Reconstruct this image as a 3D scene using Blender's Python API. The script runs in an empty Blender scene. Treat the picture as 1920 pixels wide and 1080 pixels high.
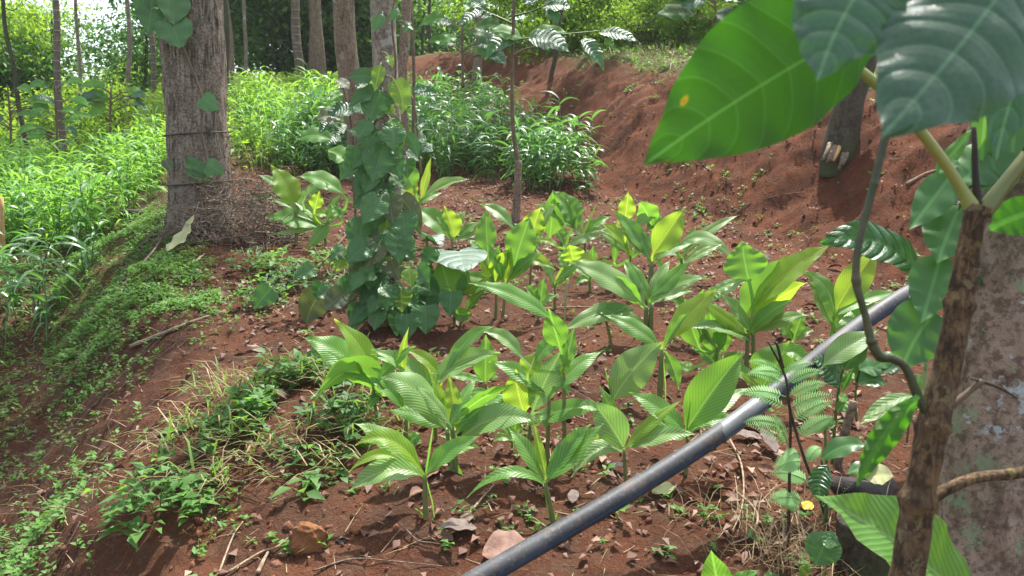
import bpy, math, random
import numpy as np
from mathutils import Vector, Matrix
rng = random.Random(7)
nrng = np.random.default_rng(7)
SC = bpy.context.scene
COL = SC.collection
R = math.radians

# ------------------------------------------------------------------ camera, sky, sun, exposure
PITCH = R(9.0)
CAMZ = 1.5
FPX = 960 / math.tan(R(34.0))
cam_d = bpy.data.cameras.new('camera')
cam_d.sensor_width = 36
cam_d.lens = 18 / math.tan(R(34.0))
cam_d.clip_start = 0.05
cam_d.clip_end = 600
cam_d.dof.use_dof = True
cam_d.dof.focus_distance = 2.9
cam_d.dof.aperture_fstop = 9.0
cam = bpy.data.objects.new('camera', cam_d)
COL.objects.link(cam)
cam.location = (0, 0, CAMZ)
cam.rotation_euler = (R(90) - PITCH, 0, 0)
SC.camera = cam

SUN_EL, SUN_AZ = R(64), R(24)          # azimuth from +Y (view direction), negative = left
sdir = Vector((math.sin(SUN_AZ) * math.cos(SUN_EL), math.cos(SUN_AZ) * math.cos(SUN_EL), math.sin(SUN_EL)))
W = bpy.data.worlds.new('World')
SC.world = W
W.use_nodes = True
wn, wl = W.node_tree.nodes, W.node_tree.links
wn.clear()
wo = wn.new('ShaderNodeOutputWorld')
wb = wn.new('ShaderNodeBackground')
sky = wn.new('ShaderNodeTexSky')
sky.sky_type = 'NISHITA'
sky.sun_disc = False
sky.sun_elevation = SUN_EL
sky.sun_rotation = SUN_AZ
sky.air_density = 1.0
sky.dust_density = 3.0
sky.ozone_density = 1.0
wb.inputs['Strength'].default_value = 0.15
hsv = wn.new('ShaderNodeHueSaturation')           # thin bright cloud veil: a paler sky
hsv.inputs['Saturation'].default_value = 0.6
wl.new(sky.outputs[0], hsv.inputs['Color'])
wl.new(hsv.outputs[0], wb.inputs['Color'])
wl.new(wb.outputs[0], wo.inputs['Surface'])

sl = bpy.data.lights.new('sun', 'SUN')
sl.energy = 3.7
sl.angle = R(0.8)
sl.color = (1.0, 0.97, 0.91)
so = bpy.data.objects.new('sun', sl)
COL.objects.link(so)
so.rotation_euler = sdir.to_track_quat('Z', 'Y').to_euler()

SC.view_settings.view_transform = 'Standard'
SC.view_settings.look = 'None'
SC.view_settings.gamma = 1
SC.view_settings.exposure = 1.55
SC.view_settings.use_curve_mapping = False
SC.cycles.max_bounces = 8
SC.cycles.transmission_bounces = 6
SC.cycles.use_denoising = True

# ------------------------------------------------------------------ helpers
_fw = np.array([0, math.cos(PITCH), -math.sin(PITCH)])
_up = np.array([0, math.sin(PITCH), math.cos(PITCH)])
_rt = np.array([1.0, 0, 0])
CP = np.array([0, 0, CAMZ])

def pdir(px, py):                      # direction of a photo pixel, forward component 1
    return _fw + _rt * ((px - 960) / FPX) + _up * ((540 - py) / FPX)

def at_y(px, py, y):                   # point where that sight line reaches the plane y
    d = pdir(px, py)
    return CP + d * (y / d[1])

def at_d(px, py, depth):
    return CP + pdir(px, py) * depth

def _hash(ix, iy, s):
    n = (ix.astype(np.int64) * 374761393 + iy.astype(np.int64) * 668265263 + s * 974711) & 0x7fffffff
    n = ((n ^ (n >> 13)) * 1274126177) & 0x7fffffff
    n = n ^ (n >> 16)
    return (n & 0xffff) / 65535.0

def vnoise(x, y, s=0):
    x = np.asarray(x, float); y = np.asarray(y, float)
    ix = np.floor(x); iy = np.floor(y)
    fx = x - ix; fy = y - iy
    fx = fx * fx * (3 - 2 * fx); fy = fy * fy * (3 - 2 * fy)
    a = _hash(ix, iy, s); b = _hash(ix + 1, iy, s); c = _hash(ix, iy + 1, s); d = _hash(ix + 1, iy + 1, s)
    return (a * (1 - fx) + b * fx) * (1 - fy) + (c * (1 - fx) + d * fx) * fy - 0.5

def fbm(x, y, s=0, o=4, g=0.5):
    v = 0; a = 1.0; f = 1.0
    for k in range(o):
        v = v + a * vnoise(x * f + 17.3 * k, y * f - 9.1 * k, s + k)
        a *= g; f *= 2.03
    return v

def sstep(a, b, x):
    t = np.clip((x - a) / (b - a), 0, 1)
    return t * t * (3 - 2 * t)

BANK = [(3.3, -6), (2.9, -1), (2.62, 2), (2.5, 4.4), (2.0, 6.2), (0.95, 7.9), (0.2, 10.5), (-0.5, 13), (-1.6, 15.0), (-4.0, 18.0), (-9, 23)]
EDGE_Y = [-6, 1.0, 1.5, 2.2, 2.9, 4.0, 6.2, 9, 13, 17, 30, 80]
EDGE_X = [-0.9, -0.8, -0.85, -1.05, -1.35, -1.78, -2.95, -3.9, -5.7, -7.4, -13, -32]
LEFT_Y = [-8, 0, 2, 3.2, 4.85, 6.8, 8.15, 11, 14, 30, 150]
LEFT_Z = [-1.3, -0.85, -0.55, -0.33, 0.07, 0.66, 0.98, 1.36, 1.46, 1.2, -3]

def bank_d(x, y):
    best = None
    for (x0, y0), (x1, y1) in zip(BANK[:-1], BANK[1:]):
        ex, ey = x1 - x0, y1 - y0
        L2 = ex * ex + ey * ey
        t = np.clip(((x - x0) * ex + (y - y0) * ey) / L2, 0, 1)
        dx, dy = x - (x0 + t * ex), y - (y0 + t * ey)
        d = np.hypot(dx, dy)
        s = np.where(ex * dy - ey * dx < 0, 1.0, -1.0)   # + on the right hand side (into the bank)
        if best is None:
            best = d; sg = s
        else:
            m = d < best
            best = np.where(m, d, best); sg = np.where(m, s, sg)
    return best * sg

def smooth_h(x, y):
    x = np.asarray(x, float); y = np.asarray(y, float)
    plane = np.interp(y, [-10, 0, 9, 15, 17.5, 24, 60, 150], [-1.2, 0, 1.42, 3.05, 3.3, 3.3, 1.5, -4])
    d = bank_d(x, y) + 0.18 * fbm(x * 0.9, y * 0.9, 5, 3)
    prof = np.interp(d, [-1.0, -0.35, 0.0, 0.35, 0.9, 1.3, 1.7, 4, 9, 30], [0, 0.0, 0.05, 0.30, 0.78, 1.00, 1.06, 1.16, 1.2, 1.2])
    near = 1.05 - 0.35 * sstep(9.5, 15, y)
    mid = plane + prof * near
    ex = np.interp(y, EDGE_Y, EDGE_X) + 0.22 * fbm(x * 0.8, y * 0.8, 11, 3)
    lz = np.interp(y, LEFT_Y, LEFT_Z)
    wd = np.interp(y, [0, 5, 9, 15], [1.15, 1.15, 1.3, 2.2])
    k = sstep(0, 1, (ex - x) / wd * 0.86 + 0.14 - 0.14 * sstep(0.2, -0.2, ex - x))
    k = sstep(-0.12, 1.0, (ex - x) / wd)
    h = mid * (1 - k) + np.minimum(lz, mid) * k
    # weed hump beside the terrace edge, mound under the pepper tree
    h = h + 0.08 * np.exp(-(((x + 0.84) / 0.32) ** 2 + ((y - 2.98) / 0.42) ** 2))
    h = h + 0.08 * np.exp(-(((x + 0.75) / 0.5) ** 2 + ((y - 4.5) / 0.5) ** 2))
    return h

def slope_mask(x, y):                     # 1 on the cut bank face
    d = bank_d(x, y)
    return sstep(-0.2, 0.2, d) * (1 - sstep(1.3, 1.8, d))

def edge_k(x, y):
    return np.interp(y, EDGE_Y, EDGE_X) - x

def H(x, y, detail=True):
    x = np.asarray(x, float); y = np.asarray(y, float)
    h = smooth_h(x, y)
    if detail:
        far = 1 - 0.8 * sstep(12, 25, np.hypot(x, y))
        b = slope_mask(x, y)
        e = edge_k(x, y)
        es = sstep(-0.2, 0.15, e) * (1 - sstep(0.9, 1.5, e))
        h = h + far * (0.055 * fbm(x * 1.7, y * 1.7, 21, 3) + 0.022 * fbm(x * 7, y * 7, 31, 3) + 0.012 * fbm(x * 26, y * 26, 41, 2))
        h = h + far * b * (0.16 * fbm(x * 2.0 + y * 0.8, y * 2.0 - x, 51, 3) + 0.07 * fbm((x * 0.9 - y * 0.3) * 3, (y + 0.35 * x) * 13, 61, 3) + 0.03 * fbm(x * 19, y * 19, 65, 3))
        h = h + far * es * (0.10 * fbm(y * 3.1 + x * 0.7, x * 1.1, 71, 3) + 0.05 * fbm(y * 9 + x * 2, x * 3, 81, 3) + 0.022 * fbm(x * 22, y * 22, 85, 3))
    return h

def hz(x, y):
    return float(H(np.array([x]), np.array([y]))[0])

_T = np.concatenate([np.arange(0.6, 8, 0.02), np.arange(8, 20, 0.06), np.arange(20, 90, 0.4)])
def gp(px, py):                           # where a photo pixel meets the ground
    d = pdir(px, py)
    P = CP + _T[:, None] * d
    below = P[:, 2] < H(P[:, 0], P[:, 1])
    i = int(np.argmax(below)) if below.any() else len(_T) - 1
    p = P[i].copy()
    p[2] = hz(p[0], p[1])
    return p

def tag(o, label=None, cat=None, group=None, kind=None):
    if label: o['label'] = label
    if cat: o['category'] = cat
    if group: o['group'] = group
    if kind: o['kind'] = kind
    return o

def link(o, parent=None):
    COL.objects.link(o)
    if parent is not None: o.parent = parent
    return o

def empty(name, loc, label=None, cat=None, group=None, rz=0):
    o = bpy.data.objects.new(name, None)
    o.empty_display_size = 0.05
    o.location = loc
    o.rotation_euler = (0, 0, rz)
    link(o)
    return tag(o, label, cat, group)

class MB:                                  # collects pieces, links them as one mesh object
    def __init__(s):
        s.v = []; s.f = []; s.um = []; s.un = []; s.n = 0
    def add(s, v, f, um=None, un=None):
        v = np.asarray(v, float).reshape(-1, 3)
        s.v.append(v)
        k = s.n
        s.f.extend([tuple(i + k for i in q) for q in f])
        s.um.append(np.zeros((len(v), 2)) if um is None else np.asarray(um, float))
        s.un.append(np.zeros((len(v), 2)) if un is None else np.asarray(un, float))
        s.n += len(v)
    def mesh(s, name, mat=None, smooth=True, origin=None):
        v = np.concatenate(s.v) if s.v else np.zeros((0, 3))
        if origin is not None: v = v - np.asarray(origin)
        me = bpy.data.meshes.new(name)
        me.from_pydata(v.tolist(), [], s.f)
        um = np.concatenate(s.um); un = np.concatenate(s.un)
        li = np.empty(len(me.loops), dtype=np.int32)
        me.loops.foreach_get('vertex_index', li)
        a = me.uv_layers.new(name='metric'); b = me.uv_layers.new(name='unit')
        me.uv_layers['metric'].data.foreach_set('uv', um[li].ravel())
        me.uv_layers['unit'].data.foreach_set('uv', un[li].ravel())
        if smooth: me.polygons.foreach_set('use_smooth', [True] * len(me.polygons))
        if mat is not None:
            for m in (mat if isinstance(mat, (list, tuple)) else [mat]): me.materials.append(m)
        me.update()
        return me
    def build(s, name, mat, parent=None, smooth=True, origin=None):
        return link(bpy.data.objects.new(name, s.mesh(name, mat, smooth, origin)), parent)

def unit(v):
    v = np.asarray(v, float)
    n = np.linalg.norm(v, axis=-1, keepdims=True)
    return v / np.maximum(n, 1e-9)

def bez(p0, p1, p2, n):
    t = np.linspace(0, 1, n + 1)[:, None]
    return (1 - t) ** 2 * np.asarray(p0) + 2 * t * (1 - t) * np.asarray(p1) + t * t * np.asarray(p2)

def spline(pts, n):                        # Catmull-Rom through pts
    P = np.asarray(pts, float)
    if len(P) == 2: return P[0] + np.linspace(0, 1, n + 1)[:, None] * (P[1] - P[0])
    Q = np.vstack([2 * P[0] - P[1], P, 2 * P[-1] - P[-2]])
    out = []
    for u in np.linspace(0, len(P) - 1, n + 1):
        i = min(int(u), len(P) - 2); t = u - i
        a, b, c, d = Q[i:i + 4]
        out.append(0.5 * (2 * b + (c - a) * t + (2 * a - 5 * b + 4 * c - d) * t * t + (3 * b - a - 3 * c + d) * t ** 3))
    return np.array(out)

def tube(mb, pts, rad, sides=8, cap=True, jit=0.0, seed=0):
    P = np.asarray(pts, float); n = len(P)
    rad = np.broadcast_to(np.asarray(rad, float), (n,))
    T = unit(np.gradient(P, axis=0))
    ref = np.array([0.0, 0, 1]) if abs(T[0][2]) < 0.9 else np.array([1.0, 0, 0])
    A = unit(np.cross(T, ref)); B = np.cross(T, A)
    th = np.linspace(0, 2 * math.pi, sides, endpoint=False)
    rr = rad[:, None] * np.ones((n, sides))
    s = np.concatenate([[0], np.cumsum(np.linalg.norm(np.diff(P, axis=0), axis=1))])
    if jit:
        rr = rr * (1 + jit * fbm(np.cos(th)[None, :] * 1.3 + seed + np.sin(th)[None, :] * 0.7, s[:, None] / max(rad.max(), 1e-4) * 0.5 + np.sin(th)[None, :], seed, 3))
    V = P[:, None, :] + rr[..., None] * (np.cos(th)[None, :, None] * A[:, None, :] + np.sin(th)[None, :, None] * B[:, None, :])
    f = []
    for i in range(n - 1):
        for j in range(sides):
            k = (j + 1) % sides
            f.append((i * sides + j, i * sides + k, (i + 1) * sides + k, (i + 1) * sides + j))
    if cap:
        f.append(tuple(range(sides - 1, -1, -1)))
        f.append(tuple((n - 1) * sides + j for j in range(sides)))
    um = np.stack([np.broadcast_to(th[None, :] * rad.max(), (n, sides)), np.broadcast_to(s[:, None], (n, sides))], -1).reshape(-1, 2)
    un = np.stack([np.broadcast_to(th[None, :] / (2 * math.pi), (n, sides)), np.broadcast_to(s[:, None] / max(s[-1], 1e-6), (n, sides))], -1).reshape(-1, 2)
    mb.add(V.reshape(-1, 3), f, um, un)

def shape(a, b):
    pk = a / (a + b)
    mx = pk ** a * (1 - pk) ** b
    return lambda t: np.clip(t, 0, 1) ** a * np.clip(1 - t, 0, 1) ** b / mx
SH = {'turmeric': shape(0.92, 1.3), 'heart': shape(0.42, 1.02), 'coffee': shape(0.85, 1.12), 'ginger': shape(0.5, 1.0), 'spear': shape(0.25, 0.6), 'weed': shape(0.7, 0.8)}

def blade(mb, base, ctrl, tip, Wd, nh, kind='turmeric', fold=0.22, rip=0.0, cord=0.0, n=14, m=3, pet=None, petw=0.003, cup=0.0, seed=0, asym=0.0, nrip=3):
    t = np.linspace(0, 1, n + 1)
    C = bez(base, ctrl, tip, n)
    hw = 0.5 * Wd * SH[kind](t)
    hw[0] = max(hw[0], petw); hw[-1] = max(hw[-1], 0.0004)
    tt = t.copy()
    if pet is not None:
        tb = unit(C[1] - C[0])
        L = np.linalg.norm(C[0] - np.asarray(pet))
        pc = C[0] - tb * L * 0.5
        Pp = bez(pet, pc, C[0], 4)[:-1]
        C = np.vstack([Pp, C]); hw = np.concatenate([np.full(4, petw), hw]); tt = np.concatenate([np.zeros(4), t])
    N = len(C)
    T = unit(np.gradient(C, axis=0))
    nh = np.asarray(nh, float)
    nn = nh[None, :] - (T @ nh)[:, None] * T
    bad = np.linalg.norm(nn, axis=1) < 0.15
    if bad.any() and not bad.all():
        g = unit(nn[~bad].mean(0)); nn[bad] = g - (T[bad] @ g)[:, None] * T[bad]
    nn = unit(nn)
    S = np.cross(T, nn)
    q = np.linspace(-1, 1, 2 * m + 1)
    Lb = np.linalg.norm(np.diff(C, axis=0), axis=1).sum()
    inb = np.clip(tt * 6, 0, 1)
    ph = seed * 1.7
    lo = (np.abs(q)[None, :] * hw[:, None])
    side = q[None, :] * hw[:, None] * math.cos(fold) * (1 + asym * q[None, :])
    lift = lo * math.sin(fold) + cup * (q[None, :] ** 2) * hw[:, None]
    w = rip * inb[:, None] * (np.abs(q)[None, :] ** 1.6) * np.sin(2 * math.pi * nrip * tt[:, None] + ph + (q[None, :] > 0) * 2.1 + 0.8 * np.sin(5 * tt[:, None] + ph))
    lift = lift + w
    back = -cord * Wd * (np.abs(q)[None, :] ** 1.5) * (np.clip(1 - tt[:, None] * 2.2, 0, 1) ** 1.5) * (hw[:, None] / (0.5 * Wd) > 0.05) * (tt[:, None] >= 0)
    V = C[:, None, :] + side[..., None] * S[:, None, :] + lift[..., None] * nn[:, None, :] + back[..., None] * T[:, None, :]
    K = 2 * m + 1
    f = [(i * K + j, (i + 1) * K + j, (i + 1) * K + j + 1, i * K + j + 1) for i in range(N - 1) for j in range(K - 1)]
    f = [q4[::-1] for q4 in f]
    um = np.stack([side, np.broadcast_to(tt[:, None] * Lb, side.shape)], -1).reshape(-1, 2)
    un = np.stack([np.broadcast_to(q[None, :], side.shape), np.broadcast_to(tt[:, None], side.shape)], -1).reshape(-1, 2)
    mb.add(V.reshape(-1, 3), f, um, un)

def px_leaf(parent, org, y, bx, by, tx, ty, w, arch=0, dy=None, fl='', kind='turmeric', mat=None, pet=None, k=0.45, name='leaf', label=None, ext=0.0, flat=False, **kw):
    """one leaf whose base and tip were read off the photograph, at its plant's own distance y"""
    b = at_y(bx, by, y)
    sc = y / FPX
    L = math.hypot(tx - bx, ty - by) * sc
    if dy is None:
        e = (by - ty) / (abs(by - ty) + abs(bx - tx) + 1e-6)
        if e < -0.25: dy = -0.35 * L
        elif e < 0.35: dy = rng.uniform(-0.4, 0.25) * L
        else: dy = rng.uniform(-0.1, 0.3) * L
    else: dy = dy * L
    tip = at_y(tx + (tx - bx) * ext, ty + (ty - by) * ext, y + dy)
    ax, ay = arch if isinstance(arch, tuple) else (0, arch)
    c = at_y((bx + tx) / 2 + ax * 2, (by + ty) / 2 - ay * 2, y + dy * 0.4)
    A = unit(tip - b)
    V = unit(0.5 * (b + tip) - CP)
    nf = -V + (V @ A) * A; nf = unit(nf)
    z = np.array([0, 0, 1.0]); nu = z - (z @ A) * A
    if np.linalg.norm(nu) < 0.25 or 'v' in fl: k = 0.0; nu = nf
    nu = unit(nu)
    nh = unit((-nf if 'u' in fl else nf) * (1 - k) + nu * k)
    cosr = max(0.5, abs(float(nh @ nf)))
    if flat: cosr = 1.0
    Wd = w * sc / cosr
    mb = MB()
    kw.setdefault('rip', 0.045 * Wd); kw.setdefault('seed', rng.random() * 9)
    blade(mb, b, c, tip, Wd, nh, kind, pet=pet, **kw)
    o = mb.build(name, mat, parent, origin=org)
    if label: o['label'] = label
    return o

# ------------------------------------------------------------------ materials
class NT:
    def __init__(s, name):
        s.m = bpy.data.materials.new(name); s.m.use_nodes = True
        s.t = s.m.node_tree; s.t.nodes.clear()
        s.out = s.t.nodes.new('ShaderNodeOutputMaterial')
    def n(s, kind, **kw):
        o = s.t.nodes.new(kind)
        for k, v in kw.items():
            if k == 'inp':
                for kk, vv in v.items():
                    if isinstance(vv, bpy.types.NodeSocket): s.t.links.new(vv, o.inputs[kk])
                    else: o.inputs[kk].default_value = vv
            else: setattr(o, k, v)
        return o
    def l(s, a, b): s.t.links.new(a, b)
    def math(s, op, a, b=0.0, c=None, clamp=False):
        o = s.n('ShaderNodeMath', operation=op, use_clamp=clamp)
        for i, x in enumerate((a, b, c)):
            if x is None: continue
            if isinstance(x, bpy.types.NodeSocket): s.l(x, o.inputs[i])
            else: o.inputs[i].default_value = x
        return o.outputs[0]
    def mix(s, f, a, b):
        o = s.n('ShaderNodeMix', data_type='RGBA')
        for k, x in ((0, f), (6, a), (7, b)):
            if isinstance(x, bpy.types.NodeSocket): s.l(x, o.inputs[k])
            else: o.inputs[k].default_value = x if k == 0 else (*x, 1) if len(x) == 3 else x
        return o.outputs[2]
    def noise(s, vec=None, scale=5, detail=4, rough=0.55, dist=0.0):
        o = s.n('ShaderNodeTexNoise', inp={'Scale': scale, 'Detail': detail, 'Roughness': rough, 'Distortion': dist})
        if vec is not None: s.l(vec, o.inputs['Vector'])
        return o.outputs['Fac']
    def ramp(s, f, a, b, c0=0.0, c1=1.0):
        o = s.n('ShaderNodeMapRange', interpolation_type='SMOOTHSTEP', inp={0: f, 1: a, 2: b, 3: c0, 4: c1})
        return o.outputs[0]
    def coords(s, scale=(1, 1, 1)):
        g = s.n('ShaderNodeTexCoord')
        mp = s.n('ShaderNodeMapping'); mp.inputs['Scale'].default_value = scale
        s.l(g.outputs['Object'], mp.inputs['Vector'])
        return mp.outputs[0]
    def geo(s):
        return s.n('ShaderNodeNewGeometry')
    def bump(s, h, strength=0.3, dist=0.01):
        o = s.n('ShaderNodeBump', inp={'Strength': strength, 'Distance': dist, 'Height': h})
        return o.outputs[0]
    def bsdf(s, col, rough=0.6, spec=0.5, normal=None, **kw):
        o = s.n('ShaderNodeBsdfPrincipled')
        for k, x in (('Base Color', col), ('Roughness', rough), ('Specular IOR Level', spec)):
            if isinstance(x, bpy.types.NodeSocket): s.l(x, o.inputs[k])
            else: o.inputs[k].default_value = (*x, 1) if isinstance(x, tuple) and len(x) == 3 else x
        if normal is not None: s.l(normal, o.inputs['Normal'])
        for k, v in kw.items(): o.inputs[k].default_value = v
        return o.outputs[0]
    def done(s, sh):
        s.l(sh, s.out.inputs['Surface']); return s.m

def leaf_mat(name, a, b, tr, trans=0.4, rough=0.42, spec=0.5, veins='none', vein_col=None, under=1.25, bumps=0.25, rows=9, edge=None, spots=0.0, rust=None, midw=1.0):
    """a, b: base colours of the upper side (varied leaf by leaf), tr: colour of the light that comes through"""
    s = NT(name)
    uv = s.n('ShaderNodeUVMap', uv_map='metric').outputs[0]
    uu = s.n('ShaderNodeUVMap', uv_map='unit').outputs[0]
    m = s.n('ShaderNodeSeparateXYZ'); s.l(uv, m.inputs[0])
    q = s.n('ShaderNodeSeparateXYZ'); s.l(uu, q.inputs[0])
    au = s.math('ABSOLUTE', m.outputs[0]); aq = s.math('ABSOLUTE', q.outputs[0])
    oi = s.n('ShaderNodeObjectInfo')
    no = s.noise(s.coords(), 14, 3)
    f = s.math('ADD', s.math('MULTIPLY', oi.outputs['Random'], 0.75), s.math('MULTIPLY', s.math('SUBTRACT', no, 0.5), 1.1), clamp=True)
    col = s.mix(f, a, b)
    tcol = s.mix(f, tr, tuple(min(1, x * y) for x, y in zip(tr, (0.8, 0.9, 0.8))))
    mid = s.ramp(au, 0.0016 * midw, 0.0045 * midw, 1, 0)
    vc = vein_col or tuple(min(1, x * 1.7 + 0.01) for x in a)
    h = None
    if veins == 'turmeric':
        st = s.math('SUBTRACT', s.math('MULTIPLY', m.outputs[1], 0.50), s.math('MULTIPLY', au, 0.86))
        wob = s.math('MULTIPLY', s.noise(uv, 25, 2), 0.006)
        ph = s.math('MULTIPLY', s.math('ADD', st, wob), 2 * math.pi / 0.0098)
        wv = s.math('SINE', ph)
        lines = s.ramp(wv, 0.2, 0.9)
        fine = s.ramp(s.math('SINE', s.math('MULTIPLY', ph, 4.0)), 0.2, 1.0)
        col = s.mix(s.math('MULTIPLY', lines, 0.60), col, tuple(x * 0.5 for x in a))
        col = s.mix(s.math('MULTIPLY', fine, 0.12), col, vc)
        tcol = s.mix(s.math('MULTIPLY', lines, 0.42), tcol, tuple(x * 0.6 for x in tr))
        h = s.math('ADD', s.math('MULTIPLY', wv, 0.5), s.math('MULTIPLY', fine, 0.12))
    elif veins == 'heart':
        w5 = s.math('ABSOLUTE', s.math('SINE', s.math('MULTIPLY', s.math('POWER', aq, 0.8), math.pi * 2.6)))
        lines = s.ramp(w5, 0.0, 0.22, 1, 0)
        cross = s.math('SINE', s.math('ADD', s.math('MULTIPLY', q.outputs[1], 75), s.math('MULTIPLY', aq, 9)))
        col = s.mix(s.math('MULTIPLY', lines, 0.55), col, vc)
        h = s.math('ADD', s.math('MULTIPLY', lines, -1.0), s.math('MULTIPLY', cross, 0.25))
    elif veins == 'coffee':
        st = s.math('SUBTRACT', s.math('MULTIPLY', q.outputs[1], rows), s.math('ADD', s.math('MULTIPLY', aq, 0.55), s.math('MULTIPLY', s.math('POWER', aq, 2.5), 0.7)))
        fr = s.math('ABSOLUTE', s.math('SUBTRACT', s.math('FRACT', st), 0.5))
        lines = s.ramp(fr, 0.01, 0.055, 1, 0)
        col = s.mix(s.math('MULTIPLY', lines, 0.65), col, vc)
        tcol = s.mix(s.math('MULTIPLY', lines, 0.4), tcol, tuple(min(1, x * 1.6 + .03) for x in tr))
        h = s.math('SUBTRACT', s.math('SUBTRACT', 0.5, s.math('POWER', s.math('SUBTRACT', 0.5, fr), 2.0)), 0.0)
        vo = s.n('ShaderNodeTexVoronoi', feature='DISTANCE_TO_EDGE', inp={'Scale': 190.0}); s.l(uv, vo.inputs['Vector'])
        net = s.ramp(vo.outputs['Distance'], 0.0, 0.10, 1, 0)
        col = s.mix(s.math('MULTIPLY', net, 0.16), col, vc)
        tcol = s.mix(s.math('MULTIPLY', s.noise(uv, 55, 4, 0.7), 0.5), tcol, tuple(x * 0.55 for x in tr))
        h = s.math('ADD', s.ramp(fr, 0, 0.35), s.math('ADD', s.math('MULTIPLY', lines, -0.3), s.math('MULTIPLY', net, -0.12)))
    col = s.mix(s.math('MULTIPLY', mid, 0.8), col, vc)
    tcol = s.mix(s.math('MULTIPLY', mid, 0.6), tcol, tuple(min(1, x * 1.8 + .05) for x in tr))
    if edge is not None:
        ek = s.math('MULTIPLY', s.ramp(aq, 0.9, 1.0), s.ramp(s.noise(uv, 30, 2), 0.4, 0.65))
        col = s.mix(ek, col, edge)
    if spots:
        sp = s.ramp(s.noise(uv, 60, 3), 0.70, 0.76)
        col = s.mix(s.math('MULTIPLY', sp, spots), col, (0.16, 0.10, 0.04))
    if rust:
        for rx, ry, rr in rust:
            dx = s.math('MULTIPLY', s.math('SUBTRACT', q.outputs[0], rx), 0.28); dy = s.math('SUBTRACT', q.outputs[1], ry)
            dd = s.math('SQRT', s.math('ADD', s.math('MULTIPLY', dx, dx), s.math('MULTIPLY', dy, dy)))
            dd = s.math('ADD', dd, s.math('MULTIPLY', s.math('SUBTRACT', s.noise(uu, 40, 3), 0.5), rr * 0.5))
            k1 = s.ramp(dd, rr * 0.7, rr * 2.0, 1, 0); k2 = s.ramp(dd, rr * 0.3, rr * 0.7, 1, 0)
            col = s.mix(k1, col, (0.30, 0.24, 0.01)); tcol = s.mix(k1, tcol, (0.5, 0.36, 0.01))
            col = s.mix(k2, col, (0.20, 0.045, 0.01)); tcol = s.mix(k2, tcol, (0.35, 0.07, 0.01))
    bf = s.geo().outputs['Backfacing']
    col = s.mix(s.math('MULTIPLY', bf, 0.6), col, tuple(min(1, x * under + 0.015) for x in b))
    nrm = s.bump(h, bumps, 0.004) if h is not None else s.bump(no, bumps, 0.004)
    rg = s.math('ADD', s.math('MULTIPLY', bf, 0.2), s.math('ADD', rough, s.math('MULTIPLY', s.math('SUBTRACT', s.noise(uv, 40, 2), 0.5), 0.25)))
    p = s.bsdf(col, rg, spec, nrm)
    t = s.n('ShaderNodeBsdfTranslucent'); s.l(tcol, t.inputs[0]); 
    mx = s.n('ShaderNodeMixShader', inp={0: trans}); s.l(p, mx.inputs[1]); s.l(t.outputs[0], mx.inputs[2])
    return s.done(mx.outputs[0])

M = {}
M['turmeric'] = leaf_mat('turmeric_leaf', (0.10, 0.25, 0.038), (0.14, 0.31, 0.05), (0.26, 0.52, 0.045), 0.42, 0.42, 0.45, 'turmeric', (0.15, 0.28, 0.08), bumps=0.22, spots=0.4, edge=(0.22, 0.17, 0.06))
M['young'] = leaf_mat('young_turmeric_leaf', (0.15, 0.27, 0.03), (0.20, 0.32, 0.035), (0.46, 0.68, 0.05), 0.52, 0.42, 0.45, 'turmeric', (0.22, 0.32, 0.05), bumps=0.2)
M['pale'] = leaf_mat('pale_turmeric_leaf', (0.165, 0.305, 0.08), (0.22, 0.36, 0.10), (0.30, 0.52, 0.10), 0.36, 0.38, 0.5, 'turmeric', (0.25, 0.32, 0.14), bumps=0.25, spots=0.35, edge=(0.25, 0.19, 0.08))
M['pepper'] = leaf_mat('pepper_leaf', (0.045, 0.130, 0.034), (0.078, 0.180, 0.048), (0.12, 0.34, 0.04), 0.25, 0.36, 0.5, 'heart', (0.075, 0.16, 0.06), bumps=0.55, under=1.6, spots=0.5)
M['pepper_dull'] = leaf_mat('aged_pepper_leaf', (0.075, 0.095, 0.045), (0.11, 0.13, 0.055), (0.20, 0.25, 0.05), 0.2, 0.5, 0.4, 'heart', (0.15, 0.17, 0.08), bumps=0.5, spots=0.9)
M['pepper_young'] = leaf_mat('young_pepper_leaf', (0.10, 0.21, 0.03), (0.15, 0.26, 0.04), (0.40, 0.62, 0.05), 0.45, 0.4, 0.5, 'heart', (0.2, 0.3, 0.08), bumps=0.5)
M['taro'] = leaf_mat('taro_leaf', (0.045, 0.10, 0.06), (0.06, 0.13, 0.075), (0.10, 0.26, 0.06), 0.2, 0.40, 0.6, 'coffee', (0.10, 0.18, 0.11), bumps=0.5, rows=5)
M['coffee'] = leaf_mat('coffee_leaf', (0.022, 0.08, 0.03), (0.035, 0.11, 0.035), (0.12, 0.40, 0.02), 0.30, 0.34, 0.6, 'coffee', (0.05, 0.14, 0.05), bumps=0.75)
M['coffee_lit'] = leaf_mat('coffee_leaf_underside', (0.035, 0.115, 0.014), (0.05, 0.14, 0.016), (0.085, 0.30, 0.010), 0.5, 0.45, 0.35, 'coffee', (0.06, 0.16, 0.03), bumps=0.3)
M['coffee_rust'] = leaf_mat('coffee_leaf_with_rust', (0.035, 0.115, 0.014), (0.05, 0.14, 0.016), (0.055, 0.20, 0.009), 0.5, 0.45, 0.35, 'coffee', (0.11, 0.24, 0.05), bumps=0.35, rows=9, midw=0.36, rust=((-0.62, 0.76, 0.013), (0.8, 0.93, 0.012)))
M['coffee_sheen'] = leaf_mat('glossy_coffee_leaf', (0.022, 0.075, 0.035), (0.03, 0.095, 0.04), (0.06, 0.22, 0.03), 0.2, 0.40, 0.65, 'coffee', (0.10, 0.21, 0.10), bumps=0.32, rows=7, midw=0.36)
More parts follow.
